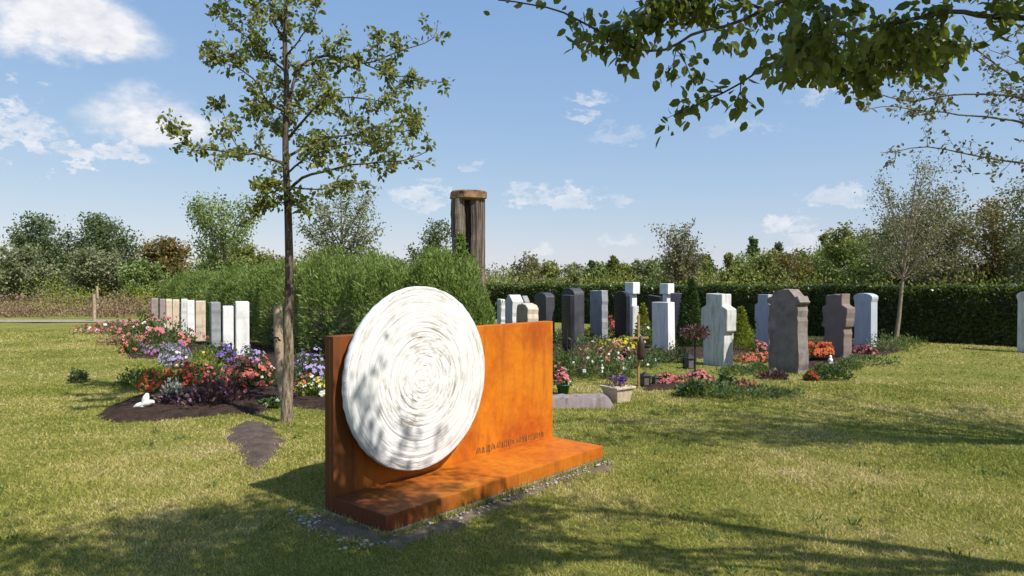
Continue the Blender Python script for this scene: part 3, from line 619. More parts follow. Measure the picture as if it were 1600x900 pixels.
# the crown above and beside the frame, which throws the shade on the foreground
r=rs(33)
f2=fk+np.array([-.05,0,.9]); t.limb([fk,f2],.10,.08,step=.3,jit=.005,n=10,sites=False)
boughs=[]
for tg in ((2.6,.7,4.4),(2.3,1.7,4.3),(2.4,2.9,4.2),(3.2,1.2,5.2),(3.1,2.5,5.1)):
    tg=np.array(tg); pts=[f2,(f2+tg)/2+[0,0,.2],tg]; t.limb(pts,.045,.016,step=.2,jit=.05,n=6,sites=False,twigs=14,tl=.8,start=.15,tr=.004,lvl=1,sub=3); boughs.append((np.array(pts[1]),tg))
for k in range(58):
    a=r.uniform(0,6.28); q=r.uniform(.3,1); zz=r.uniform(3.3,5.2)
    tgt=np.array([1.05+2.0*q*math.cos(a),1.55+1.25*q*math.sin(a),zz])
    if tgt[1]>0.3: tgt[2]=max(tgt[2],1.6+.43*tgt[1]+.45)
    bi=int(np.argmin([np.linalg.norm(x[1]-tgt) for x in boughs])); p0=boughs[bi][0]+(boughs[bi][1]-boughs[bi][0])*r.uniform(.3,1)
    mid=(p0+tgt)/2+np.array([0,0,.2])
    t.limb([p0,mid,tgt],.014,.004,step=.14,jit=.02,n=4,twigs=15,tl=.62,tr=.003,start=.35,lvl=1,up=.1,sub=3)
e,n=put(t,'overhanging_tree','broad leaved tree whose dark leafy branches hang into the top right of the view','tree',NB,M['bark_dark'],M['leaf_near'],per=2,size=.054,aspect=.72,frac=.85,spread=.03,kind='leaf',droop=.7)
print('near',n)

# sparse twiggy tree further right
t=Tree(41); SB=np.array([6.9,5.6,0.]); fk=SB+np.array([-.1,.1,1.9])
t.limb([SB,SB+[-.04,0,1.],fk],.10,.08,step=.3,jit=.01,n=10,sites=False)
t.limb([fk,O(1600,150,6.2),O(1478,148,6.2),O(1433,160,6.2),O(1387,152,6.2),O(1333,127,6.2)],.03,.004,step=.12,jit=.015,n=5,twigs=22,tl=.40,tr=.004,start=.35,sub=3)
t.limb([fk,O(1600,190,6.6),O(1478,175,6.6),O(1430,178,6.6),O(1400,165,6.6),O(1358,170,6.6)],.03,.004,step=.12,jit=.015,n=5,twigs=18,tl=.36,tr=.004,start=.35,sub=3)
t.limb([fk,O(1620,260,7.0),O(1478,235,7.0),O(1447,228,7.0),O(1420,230,7.0),O(1380,240,7.0)],.03,.004,step=.12,jit=.015,n=5,twigs=14,tl=.34,tr=.004,start=.4,sub=2)
t.limb([fk,O(1560,110,6.0),O(1500,60,6.0),O(1440,110,6.0),O(1400,125,6.0)],.03,.004,step=.12,jit=.015,n=5,twigs=20,tl=.40,tr=.004,start=.35,sub=3)
r=rs(43)
for k in range(17):
    tgt=np.array([r.uniform(4.9,9.5),r.uniform(4.3,8.2),r.uniform(3.2,5.6)])
    if tgt[0]/tgt[1]<.66: tgt[2]=max(tgt[2],1.6+.43*tgt[1])
    mid=(fk+tgt)/2+np.array([0,0,.3]); t.limb([fk,mid,tgt],.035,.005,step=.2,jit=.03,n=5,twigs=14,tl=.8,tr=.005,start=.3,sub=3)
for k in range(16):
    tgt=np.array([r.uniform(3.4,6.3),r.uniform(4.3,5.6),r.uniform(4.1,4.8)]); mid=(fk+tgt)/2+np.array([0,0,.35]); t.limb([fk+[0,0,.2],mid,tgt],.02,.005,step=.2,jit=.03,n=5,twigs=15,tl=.7,tr=.005,start=.45,sub=3)
e,n=put(t,'twiggy_tree','sparse twiggy tree reaching in from the right edge below the dark leafy branches','tree',SB,M['bark_grey'],M['leaf_sparse'],per=2,size=.05,aspect=.6,spread=.03,kind='leaf',frac=.85)
print('sparse',n)

# background trees ----------------------------------------------------------
LR=.3
def crown_tree(label,px,yt,wpx,Y_,leaf,bark='bark_grey',name='tree',shape_='round',cb=.3,nl=26,nleaf=3500,lsz=None,tr=.12,seed=1,group='trees beyond the graves',sig=.10,base=None,spars=1.0,cat='tree',lean=0):
    r=rs(seed); H=CAMH+(HY-yt)*Y_/F; X_=(px-800)/F*Y_; wd=wpx/F*Y_/2; t=Tree(seed+500)
    o=np.array([X_,Y_,0.]); 
    if base is not None: o=np.array([(base-800)/F*Y_,Y_,0.])
    top=np.array([X_+lean,Y_,H*.93])
    tp=[o,o*.7+top*.3+[0,0,-.0],o*.35+top*.65,top]
    t.limb(tp,tr,tr*.15,step=H/10,jit=H*.006,n=7,sites=False)
    lsz=lsz or max(.07,Y_*.0036)
    cl=[];
    for k in range(nl):
        z=r.uniform(cb,1.0)
        if shape_=='cone': rad=(wd*1.25*(1-((z-cb)/(1-cb)))**.75+wd*.05)*r.uniform(.45,1.45)
        elif shape_=='round': rad=wd*math.sqrt(max(.03,1-((z-.62)/(.42 if z>.62 else .62-cb+.12))**2))
        else: rad=wd*(.55+.6*z)*r.uniform(.5,1)
        a=r.uniform(0,6.28); q=math.sqrt(r.uniform(.2,1))
        c=o+(top-o)*z/.93*.98; 
        tgt=np.array([c[0]+rad*q*math.cos(a),c[1]+rad*q*math.sin(a),H*z])
        st_=o+(top-o)*max(cb*(.6 if LR>.25 else .85),z-.28 if shape_!='cone' else z-.03)
        t.limb([st_,(st_+tgt)/2+[0,0,-.02*H],tgt],tr*LR,tr*.06,step=H/14,jit=H*.006,n=4,sites=False)
        cl.append((tgt,st_))
    # clumps of leaves
    n=int(nleaf*1.9*spars); ids=r.randint(0,len(cl),n); f=r.uniform(.45,1.05,n); A=np.array([c[0] for c in cl]); B=np.array([c[1] for c in cl])
    P=B[ids]+(A[ids]-B[ids])*f[:,None]; sg=H*sig*1.25 if shape_!='cone' else wd*.34
    sgv=np.array([sg,sg,sg*.75])*(r.uniform(.35,1.0,len(cl))[ids])[:,None]*.75
    if shape_=='cone': sgv=sgv*(np.clip(1.25-P[:,2]/H,.12,1.2)**1.1)[:,None]
    P=P+r.normal(size=(n,3))*sgv; P[:,2]=np.clip(P[:,2],.1,H*1.02)
    mb=MB(); Ls=lsz*r.uniform(.6,1.5,n); leaves(mb,P,rdir(r,n),norm(rdir(r,n)+[0,0,.5]),Ls,Ls*.6,'quad')
    e=empty(name,tuple(o)); tag(e,label,cat,group)
    ob=t.w.build('trunk',M[bark],e); rel(ob,o); ob=mb.build('crown',M[leaf],e); rel(ob,o); return e
ct=crown_tree
ct('dense dark green round tree at the far left behind the heath bank',165,338,100,70,'leaf_dark',nleaf=9000,nl=60,cb=.08,seed=1,tr=.25)
ct('grey green tree in front of the dark round one at far left',150,384,95,52,'leaf_grey',nleaf=6000,nl=45,cb=.08,seed=2,tr=.15)
ct('dark round tree at the left edge of the view',72,338,100,68,'leaf_dark',nleaf=8000,nl=55,cb=.08,seed=3,tr=.25)
ct('olive low tree at the left edge below the dark round crown',30,385,90,55,'leaf_grey',nleaf=5000,nl=45,cb=.05,seed=4,tr=.2)
ct('rounded tree with rust coloured top left of the open apple tree',258,374,85,55,'leaf_rust',nleaf=6000,nl=40,cb=.05,seed=5,tr=.2)
ct('low bright green bush tree between dark round tree and rust topped tree',225,408,70,50,'leaf_apple',nleaf=4000,nl=30,cb=.05,seed=6,tr=.12)
ct('light green open crowned apple tree above the left headstones',347,306,150,35,'leaf_apple',shape_='vase',nleaf=5200,nl=34,cb=.30,seed=7,tr=.14,sig=.075)
ct('bushy green tree at the foot of the open apple tree',375,385,110,42,'leaf_scrub',nleaf=5500,nl=40,cb=.05,seed=8,tr=.12)
ct('rusty low bush tree directly left of the young tree trunk',425,402,70,48,'leaf_rust',nleaf=3200,nl=30,cb=.05,seed=9,tr=.1)
ct('wide grey green tree right of the young tree trunk',535,295,175,33,'leaf_grey',shape_='vase',nleaf=4600,nl=32,cb=.30,seed=10,tr=.13,sig=.065)
ct('olive bushy tree under the wide grey green one',500,385,110,38,'leaf_scrub',nleaf=4500,nl=36,cb=.05,seed=13,tr=.1)
ct('small dark feathery tree just left of the timber tower',688,345,60,38,'leaf_dark',shape_='vase',nleaf=1700,nl=20,cb=.3,seed=11,tr=.08,sig=.07)
ct('low thin tree between the wide grey green tree and the small feathery one',655,385,60,42,'leaf_dark',nleaf=1900,nl=20,cb=.1,seed=12,tr=.08)
ct('nearly bare grey tree with spreading twigs in the centre right',1064,350,110,40,'leaf_sparse',shape_='vase',nleaf=2600,nl=90,cb=.32,seed=14,tr=.10,sig=.05,bark='bark_grey')
ct('thin bare bush tree on the skyline right of the timber tower',820,397,80,60,'leaf_sparse',shape_='vase',nleaf=900,nl=34,cb=.2,seed=15,tr=.08,sig=.06)
cons=[(928,412,26,60,'small conifer fifth from the left on the far skyline'),(960,401,34,56,'bright conifer on the skyline above the grey straight headstone'),(992,412,26,66,'small conifer just right of the bright one on the skyline'),(1020,408,30,60,'conifer at the left foot of the nearly bare tree'),
 (1100,392,34,58,'conifer just right of the nearly bare tree'),(1134,394,38,50,'dark pointed conifer standing alone above the cross shaped headstone'),(1180,373,44,60,'tallest conifer left of the pair above the light grey headstone'),(1216,376,42,62,'conifer second of the pair above the big brown headstone'),
 (1248,392,38,58,'lower conifer to the right of the pair'),(1290,371,46,62,'conifer left of the big olive trees at right'),(895,418,24,70,'tiny far conifer above the arched dark headstone'),(870,416,22,75,'tiny far conifer leftmost right of the tower')]
for k,(px,yt,w_,Y_,lb) in enumerate(cons):
    ct(lb,px+(k*37%11)-5,yt+(k*23%9)-4,w_*(1.2+.5*(k*31%5)/5),Y_,('leaf_con','leaf_scrub','leaf_con','leaf_grey')[k%4],name='conifer',shape_='cone',nleaf=2600,nl=38+(k*7%20),cb=.03,seed=60+k,tr=.1,group='conifers on the skyline',bark='bark_dark')
for k,(px,yt,w_,Y_,lf,lb) in enumerate([(845,410,60,66,'leaf_scrub','low olive bush tree just right of the thin bare skyline bush'),(905,414,55,64,'leaf_grey','low grey green bush tree above the arched dark headstone'),(945,412,48,70,'leaf_apple','low light green bush tree between the two bright skyline conifers'),
 (978,414,50,62,'leaf_scrub','low olive bush tree above the navy black headstone'),(1012,405,55,58,'leaf_grey','grey green bush tree left of the nearly bare tree'),(1042,400,60,50,'leaf_apple','light green bush tree under the left half of the nearly bare tree'),
 (1092,402,60,52,'leaf_scrub','olive bush tree under the right half of the nearly bare tree'),(1155,398,64,55,'leaf_apple','light green bush tree between the lone conifer and the tallest one'),(1200,392,60,52,'leaf_scrub','olive bush tree between the tallest conifer and its neighbour'),
 (1232,398,60,50,'leaf_rust','reddish bush tree right of the conifer pair'),(1268,388,64,54,'leaf_scrub','olive bush tree above the big brown headstone'),(1302,378,70,50,'leaf_apple','light green bush tree above the reddish cross'),(1365,372,90,42,'leaf_apple','fresh green tree left of the slender pale trunk')]):
    ct(lb,px,yt,w_*1.1,Y_,lf,nleaf=2300,nl=26,cb=.05,seed=160+k,tr=.09,group='bush trees on the skyline',sig=.11)
ct('olive leafy tree with loose top right of the conifers',1330,352,85,45,'leaf_scrub',nleaf=5000,nl=36,cb=.1,seed=80,tr=.14,sig=.10,spars=1.7)
ct('greenish brown tree behind the slender pale trunked tree',1405,340,100,45,'leaf_grey',nleaf=5500,nl=36,cb=.1,seed=81,tr=.14,sig=.10,spars=1.7)
ct('brownish open tree at the right behind the hedge',1462,300,110,40,'leaf_sparse',nleaf=5200,nl=36,cb=.15,seed=82,tr=.14,sig=.10,spars=1.7)
ct('brown green tree at the right edge of the view',1550,315,110,42,'leaf_rust',nleaf=5200,nl=36,cb=.1,seed=83,tr=.14,sig=.10,spars=1.7)
ct('tall thin leaved tree at the far right edge',1625,280,120,38,'leaf_grey',nleaf=4500,nl=36,cb=.15,seed=84,tr=.14,sig=.10,spars=1.7)
LR=.2
ct('slender tree with pale trunk and sparse brown crown in front of the dark hedge',1432,240,165,18.2,'leaf_sparse',shape_='round',nleaf=3000,nl=44,cb=.42,seed=85,tr=.062,sig=.045,base=1400,bark='bark_tan',group='trees by the graves',lsz=.055)

# blob masses ---------------------------------------------------------------
def blobs(mb,C,Rr,n,lsz,r,updir=.3,asp=.6,kind='quad',zmin=0.02,shell=.55):
    """C (k,3) centres, Rr (k,3) radii, n leaves each"""
    for c,q in zip(C,Rr):
        d=rdir(r,n); d[:,2]=np.abs(d[:,2])*np.where(r.rand(n)<.8,1,-.6); rad=r.uniform(shell,1.05,n)[:,None]
        P=c+d*q*rad; P[:,2]=np.maximum(P[:,2],zmin)
        D=norm(d+rdir(r,n)*.9+np.array([0,0,updir])); Ls=lsz*r.uniform(.6,1.4,n); leaves(mb,P,D,norm(d+rdir(r,n)*.7),Ls,Ls*asp,kind)
r=rs(90); mb=MB(); k=420
Yv=r.uniform(105,150,k); C=np.stack([r.uniform(-1.05,1.05,k)*Yv,Yv,np.zeros(k)],1)
Hh=2.6+1.6*r.rand(k)**2+1.2*np.sin(C[:,0]*.06)**2+np.where(C[:,0]<-20,1.2,0)
blobs(mb,C,np.stack([r.uniform(3,6,k),r.uniform(3,5,k),Hh+.6],1),150,.42,r)
tag(mb.build('far_woodland',M['leaf_far']),'low dark green line of far woods along the horizon','woodland',kind='stuff')
r=rs(91); mb=MB(); k=420
Yv=r.uniform(34,85,k); Xv=r.uniform(-.95,.95,k)*Yv; keep=~((Xv/Yv<-.43)&(Yv<52)); Xv=Xv[keep]; Yv=Yv[keep]; k=len(Xv)
Hh=r.uniform(1.7,2.5,k)+np.clip((Yv-34)*.020,0,1.1)
blobs(mb,np.stack([Xv,Yv,np.zeros(k)],1),np.stack([r.uniform(1.5,3.2,k),r.uniform(1.2,2.2,k),Hh],1),210,.17,r)
tag(mb.build('scrub',M['leaf_scrub']),'yellow green band of scrub beyond the dark hedge','scrub',kind='stuff')
# heath bank at left with yellow flower strip
r=rs(92); mb=MB(); k=80; Yv=r.uniform(31,38,k); Xv=r.uniform(-34,-15.5,k)
blobs(mb,np.stack([Xv,Yv,np.zeros(k)],1),np.stack([r.uniform(1,2.2,k),r.uniform(.8,1.2,k),.35+(Yv-31)*.12+r.uniform(-.1,.1,k)],1),260,.10,r)
tag(mb.build('heath_bank',M['leaf_heath']),'low reddish brown heath covered bank at the far left','heath',kind='stuff')
mb=MB(); k=22; Yv=r.uniform(39,42,k); Xv=r.uniform(-26,-18,k)
blobs(mb,np.stack([Xv,Yv,np.zeros(k)],1),np.stack([r.uniform(.6,1.3,k),r.uniform(.5,1,k),r.uniform(1.1,1.45,k)],1),160,.12,r)
tag(mb.build('yellow_wildflowers',M['leaf_yellow']),'strip of yellow wildflowers behind the heath bank','wildflowers',kind='stuff')
for px,yb,yt,lb in ((147,502,460,'thin pale post standing nearer on the grass before the heath bank'),(152,488,447,'taller thin pale post in the heath bank')):
    g_=G(px,yb); mb=MB(); H=(yb-yt)/F*g_[1]; mb.tube(np.array([[0,0,-.05],[.01,0,H*.5],[-.01,0,H]]),[.07,.065,.06],8)
    o=mb.build('post',M['stake']); o.location=g_; tag(o,lb,'post')

# willow hedge --------------------------------------------------------------
EXS=1.35
def hedge(name,label,path,leaf,core,nleaf,lsz,asp,seed,updir,top=None,lump=.12,cat='hedge',leaf_top=None,box=False,ext=.0):
    """path: list of (X,Y,halfdepth,H); leaf shell over a woody core"""
    r=rs(seed); path=np.array(path,float); seg=np.linalg.norm(np.diff(path[:,:2],axis=0),axis=1); cum=np.concatenate([[0],np.cumsum(seg)]); Ltot=cum[-1]
    def at(s):
        return np.stack([np.interp(s,cum,path[:,k]) for k in range(4)],-1)
    def tang(s): a=at(np.clip(s-.2,0,Ltot)); b=at(np.clip(s+.2,0,Ltot)); d=(b-a)[...,:2]; return d/(np.linalg.norm(d,axis=-1,keepdims=True)+1e-9)
    sz=r.rand(200,2)
    ph=r.rand(6)*6.28
    def lumpf(s,a): return lump*(np.sin(s*1.7+ph[0])*.5+np.sin(s*3.9+ph[1]+a*2)*.35+np.sin(s*8.3+ph[2]+a*5)*.25+np.sin(s*17+a*9+ph[3])*.15)
    def pos(s,a,q):  # a: 0..pi around cross-section
        p=at(s); tg=tang(s); nn=np.stack([tg[...,1],-tg[...,0]],-1)
        e=.25 if box else .62
        ca,sa=np.cos(a),np.sin(a); X2=np.sign(ca)*np.abs(ca)**e; Z2=np.abs(sa)**e
        k=q*(1+lumpf(s,a))
        endf=np.ones_like(s)
        endf=np.sqrt(np.clip(np.minimum((s+.05)/.9,(Ltot-s+.05)/.9),.02,1)) if not box else endf
        return np.stack([p[...,0]+nn[...,0]*X2*p[...,2]*k*endf,p[...,1]+nn[...,1]*X2*p[...,2]*k*endf,p[...,3]*Z2*k*(.35+.65*endf)],-1),nn,ca,sa
    t=empty(name,(path[0,0],path[0,1],0)); tag(t,label,cat); og=(path[0,0],path[0,1],0)
    ns=int(Ltot/.25)+2; na=14; S,A=np.meshgrid(np.linspace(0,Ltot,ns),np.linspace(0,np.pi,na),indexing='ij')
    Pc,_,_,_=pos(S,A,.50 if not box else .78); mb=MB(); i=np.arange(ns-1)[:,None]*na; j=np.arange(na-1)[None]
    mb.add(Pc.reshape(-1,3),np.stack([i+j,i+j+1,i+na+j+1,i+na+j],-1).reshape(-1,4),0,True)
    o=mb.build('branch_core',M[core],t); rel(o,og)
    s=r.rand(nleaf)*Ltot; a=np.where(r.rand(nleaf)<.85,r.uniform(0,np.pi,nleaf),r.uniform(.8,2.3,nleaf)); q=1-np.abs(r.normal(size=nleaf))*.10+.02
    if box:
        uu=r.rand(nleaf); sd_=np.arcsin(np.clip(uu,.02,1)**4); a=np.where(r.rand(nleaf)<.78,np.where(r.rand(nleaf)<.6,sd_,np.pi-sd_),a); q=1-np.abs(r.normal(size=nleaf))*.06+.03
    P_,nn,ca,sa=pos(s,a,q); out=np.stack([nn[:,0]*ca,nn[:,1]*ca,sa],1)
    D=norm(out*.6+rdir(r,nleaf)*.7+np.array([0,0,updir])); Ls=lsz*r.uniform(.6,1.4,nleaf)
    mb=MB(); leaves(mb,P_,D,norm(out+rdir(r,nleaf)*.8),Ls,Ls*asp,'quad')
    o=mb.build('foliage',M[leaf],t); rel(o,og)
    if ext>0:   # sprays of shoots standing out of the outline
        k=int(Ltot*ext); mb=MB(); s=r.rand(k)*Ltot; a=r.uniform(.5,2.6,k); Q,nn,ca,sa=pos(s,a,np.full(k,.95))
        for c in Q:
            l=r.uniform(.1,.34)*EXS; d=norm(np.array([r.normal()*.35,r.normal()*.35,1.])); m_=16
            f=r.rand(m_); Pp=c+d*(f*l)[:,None]; leaves(mb,Pp,norm(rdir(r,m_)*.8+d),rdir(r,m_),lsz*.8,lsz*.8*asp,'quad')
        o=mb.build('shoots',M[leaf_top or leaf],t); rel(o,og)
    return t
hedge('willow_hedge','tall feathery bright green willow hedge behind the disc and the left headstones',
  [(-13.6,28.5,1.0,1.55),(-10.6,24.7,1.1,1.62),(-7.6,20.7,1.1,1.72),(-4.8,17.0,1.2,1.88),(-2.7,14.2,1.2,1.92),(-2.0,13.7,1.2,2.02),(-1.4,13.4,1.2,1.90),(-.85,13.15,1.05,2.0),(-.42,12.95,.8,1.72)],
  'leaf_willow','bark_dark',165000,.095,.27,7,.55,ext=90,lump=.19)
# sprouting bush top before the tower
ct('bright green pointed shrub top rising at the foot of the timber tower',720,366,34,13.6,'leaf_willow',name='shrub',shape_='cone',nleaf=2600,nl=30,cb=.5,seed=98,tr=.03,group='shrubs by the tower',lsz=.075,cat='shrub')
EXS=.45
HP=[(14.2,15.9,.55,1.40),(11.7,18.4,.55,1.42),(8.2,21.9,.55,1.42),(4.7,25.3,.55,1.42),(1.3,28.7,.55,1.42),(-3,33,.55,1.42)]
hedge('clipped_hedge','long dark clipped beech hedge behind the right hand graves',HP,'leaf_hedge','bark_dark',170000,.085,.62,8,.1,box=True,ext=130,leaf_top='leaf_hedgetop',lump=.035)

# timber tower --------------------------------------------------------------
TWY=26.; tc_=W(732,440,TWY); tw=empty('timber_tower',(tc_[0],TWY,0),.25)
tag(tw,'tall sculpture of upright weathered tree trunks carrying an octagonal wooden slab','sculpture')
Ht=CAMH+(HY-312)*TWY/F
for k,(x,y,rr0) in enumerate([(-.36,-.12,.25),(.40,-.05,.21),(.12,.30,.2),(-.12,.35,.2),(.18,-.25,.17)]):
    r=rs(200+k); n=14; zs=np.linspace(-.1,Ht,26); a=np.linspace(0,2*np.pi,n,endpoint=False)
    prof=rr0*(1+.13*np.sin(3*a+k)+.08*np.sin(5*a+2*k)+r.normal(size=n)*.03)
    V=[]
    for z in zs:
        s_=1+.04*math.sin(z*2+k)+.05*r.normal()*.4; V.append(np.stack([x+.03*math.sin(z*1.1+k)+prof*s_*np.cos(a),y+prof*s_*np.sin(a),np.full(n,z)],1))
    V=np.concatenate(V); i=np.arange(len(zs)-1)[:,None]*n; j=np.arange(n)[None]; mb=MB()
    mb.add(V,np.stack([i+j,i+(j+1)%n,i+n+(j+1)%n,i+n+j],-1).reshape(-1,4),0,False); mb.build('trunk',M['timber'],tw)
mb=MB(); a=np.linspace(0,2*np.pi,8,endpoint=False)+.39
ring=lambda q,z:np.stack([q*np.cos(a),q*.85*np.sin(a),np.full(8,z)],1)
V=np.concatenate([ring(.60,Ht-.02),ring(.70,Ht+.03),ring(.70,Ht+.27),ring(.66,Ht+.31)])+rs(4).normal(size=(32,3))*.012
mb.add(V,[(i+k*8,(i+1)%8+k*8,(i+1)%8+8+k*8,i+8+k*8) for k in range(3) for i in range(8)])
mb.n-=32; mb.F.append((np.array([list(range(24,32)),list(range(8))[::-1]])+mb.n,0,False)); mb.n+=32
mb.build('capital_slab',M['timber_cap'],tw)

# ---------------------------------------------------------------- plants & flowers
BM={}
from mathutils import Matrix
def addblooms(t,P,D,Nd,Ls,c_):
    for i in range(len(P)):
        if i>=100:
            mb=MB(); leaves(mb,P[i:],D[i:],Nd[i:],Ls[i:],Ls[i:],'bloom'); mb.build('blooms',M['p_'+c_],t)['kind']='stuff'; break
        v=(c_,i%5)
        if v not in BM:
            mb=MB(); rb=rs(i+1); q=np.zeros((1,3)); leaves(mb,q,[[1,0,0]],[[0,0,1.]],1.,1.,'bloom'); mb.V[0]=mb.V[0]*(1+.12*rb.normal(size=mb.V[0].shape)); o=mb.build('bloom',M['p_'+c_]); BM[v]=o.data; bpy.data.objects.remove(o)
        o=bpy.data.objects.new('bloom',BM[v]); col.objects.link(o); o.parent=t
        d=D[i]; S_=np.cross(d,Nd[i]); S_=S_/(np.linalg.norm(S_)+1e-9); U=np.cross(S_,d)
        m=Matrix(((d[0],S_[0],U[0],0),(d[1],S_[1],U[1],0),(d[2],S_[2],U[2],0),(0,0,0,1))); m=m@Matrix.Scale(float(Ls[i])*1.2,4); m.translation=Vector(P[i]); o.matrix_local=m
def plant(name,label,px,py,w,h,leaf,blooms=(),nleaf=260,lsz=.05,seed=None,cat='plant',group=None,asp=.5,shape_='dome',pot=None,zoff=0,Yo=None,wd=None):
    """a clump at the ground point under pixel (px,py); w,h in metres"""
    seed=seed or int(px*13+py*7)%99991; r=rs(seed); g_=G(px,py) if Yo is None else np.array([(px-800)/F*Yo,Yo,0.])
    t=empty(name,(g_[0],g_[1],0)); tag(t,label,cat,group)
    wd=wd or w*.8
    n=nleaf; d=rdir(r,n); d[:,2]=np.abs(d[:,2]); rad=r.uniform(.25,1,n)[:,None]**.6
    lum=1+.18*np.sin(d[:,0]*5+seed)+.14*np.sin(d[:,1]*7+d[:,2]*4)
    P=d*rad*lum[:,None]*np.array([w/2,wd/2,h])+[0,0,zoff]
    if shape_=='cone': f=r.rand(n); P=np.stack([d[:,0]*w/2*(1-f)**.8,d[:,1]*wd/2*(1-f)**.8,f*h+zoff],1)
    mb=MB(); Ls=lsz*r.uniform(.6,1.4,n); leaves(mb,P,norm(d+rdir(r,n)*.8+[0,0,.4]),norm(d+rdir(r,n)),Ls,Ls*asp,'leaf')
    # stems
    for k in range(6):
        e_=rdir(r,1)[0]*np.array([w/3,wd/3,h*.6]); e_[2]=abs(e_[2])+zoff; mb.tube(np.array([[0,0,zoff-.01],e_*.5+[0,0,zoff*.5],e_]),.004+.01*h*.3,4,cap=False)
    mb.build('foliage',M[leaf],t)
    for bi,(bn,c_,s_) in enumerate(blooms):
        rb=rs(seed+bi+1); d=rdir(rb,bn); d[:,2]=np.abs(d[:,2])*.9+.15; d=norm(d)
        lum=1+.18*np.sin(d[:,0]*5+seed)+.14*np.sin(d[:,1]*7+d[:,2]*4)
        P=d*rb.uniform(.88,1.12,bn)[:,None]*lum[:,None]*np.array([w/2,wd/2,h])+[0,0,zoff]
        Nd=norm(d+rdir(rb,bn)*.4); D=norm(np.cross(Nd,rdir(rb,bn))); Ls=s_*rb.uniform(.7,1.3,bn)
        addblooms(t,P,D,Nd,Ls,c_)
    if pot:
        mb=MB(); pr=w*.36; mb.lathe([(0.001,0),(pr*.7,0),(pr,zoff*.95),(pr*1.08,zoff*.95),(pr*1.08,zoff*1.08),(pr*.9,zoff*1.08),(pr*.88,zoff*.85),(.001,zoff*.85)],n=18); mb.build('pot',M[pot],t)
    return t
pl=plant
GL='flowering plants in the left bed'; GR='flowering plants in the right beds'
fl=[ # left bed
 ('orange red bedding flowers at the left front of the left bed',262,612,.62,.24,'leaf_plant',[(60,'scarlet',.05),(30,'orange',.045)]),
 ('low orange red flowers behind the dark bed edge on its left',244,604,.40,.20,'leaf_plant',[(36,'orange',.05)]),
 ('bright red flower cushion beside the orange red ones',296,606,.34,.30,'leaf_plant',[(50,'red',.055),(14,'rose',.05)]),
 ('white edged silvery ball plant behind the red flowers',272,577,.50,.34,'leaf_silver',[(44,'lilac',.05),(20,'white',.045)]),
 ('purple pink flower patch left of the rose bush',256,553,.85,.18,'leaf_plant',[(60,'mauve',.06),(20,'purple',.05)]),
 ('small red flowers far along the left lawn edge',208,552,.55,.18,'leaf_plant',[(40,'coral',.06)]),
 ('blue violet flower cushion below the white headstones',354,578,.45,.32,'leaf_plant',[(80,'purple',.06)]),
 ('lilac flower cushion below the nearest white headstone',392,574,.36,.28,'leaf_plant',[(60,'lilac',.055)]),
 ('coral pink rose cluster in the middle of the left bed',384,606,.58,.36,'leaf_plant',[(85,'coral',.06),(26,'pink',.055)]),
 ('dark red flower clump low at the left foot of the coral roses',358,622,.34,.22,'leaf_maroon',[(26,'red',.045)]),
 ('pink flowers among dark leaves in the left bed',322,600,.46,.26,'leaf_plant',[(26,'rose',.05),(18,'pink',.05)]),
 ('dark maroon leaved plant at the front of the left bed',322,640,.70,.30,'leaf_maroon',[(16,'mauve',.04)]),
 ('maroon leaved plant right of the bed centre',352,632,.50,.24,'leaf_maroon',[(8,'pink',.04)]),
 ('low maroon leaved plant on the dark soil left of centre',284,634,.55,.14,'leaf_maroon',[(10,'mauve',.035)]),
 ('yellow green leafy plant before the cream headstones',318,582,.75,.28,'leaf_yellow',[(12,'yellow',.04)]),
 ('yellow green plant at the lawn edge of the left bed',238,590,.55,.16,'leaf_yellow',[(6,'white',.05)]),
 ('green leafy clump at the left lawn edge of the bed',218,602,.60,.20,'leaf_plant',[]),
 ('silver green plant between orange and maroon plants',276,626,.42,.20,'leaf_silver',[]),
 ('pale pink flower stems by the tree stake',412,606,.36,.26,'leaf_plant',[(20,'pink',.045),(10,'white',.04)]),
 ('lilac hydrangea right of the young tree trunk',482,600,.55,.46,'leaf_plant',[(95,'lilac',.06)]),
 ('red pink flowers low right of the young tree trunk',474,616,.28,.20,'leaf_plant',[(28,'coral',.05)]),
 ('white and yellow flowers beside the left end of the steel panel',494,622,.42,.22,'leaf_plant',[(16,'white',.06),(24,'yellow',.05)]),
 ('small white flowers on the soil at the foot of the young tree',424,637,.22,.08,'leaf_plant',[(12,'white',.045)]),
 ('tall green rose bush with pale pink roses before the left row',262,545,1.5,.62,'leaf_plant',[(26,'pink',.09),(14,'salmon',.08)]),
 ('green rose bush at the far side of the left row bed',228,532,.7,.70,'leaf_plant',[(14,'pink',.08),(6,'white',.08)]),
 ('dark green shrub under the headstones of the left row',335,562,1.2,.26,'leaf_plant',[]),
 ('mixed red and pink flowers at the far left end of the bed',170,520,1.6,.28,'leaf_heath',[(50,'coral',.09),(20,'white',.08)]),
 ('rosy flowers on the far bed near the path',205,522,1.4,.25,'leaf_plant',[(40,'pink',.09)]),
 ('small dark green plant alone on the lawn at the left',122,598,.22,.16,'leaf_dark',[]),
 ('brownish low plants left of the rose bush',196,538,1.0,.22,'leaf_heath',[(12,'salmon',.07)])]
for k,(lb,px,py,w_,h_,lf,bl) in enumerate(fl):
    w_*=1.15; h_*=1.12 if h_>.4 else 1.22; bl=[(int(a_*1.15),b_,c_*1.0) for a_,b_,c_ in bl]
    pl('flowering_plant' if bl else 'leafy_plant',lb,px,py,w_,h_,lf,bl,nleaf=900 if h_>.4 else 560,lsz=.05 if py>560 else .07,group=GL)
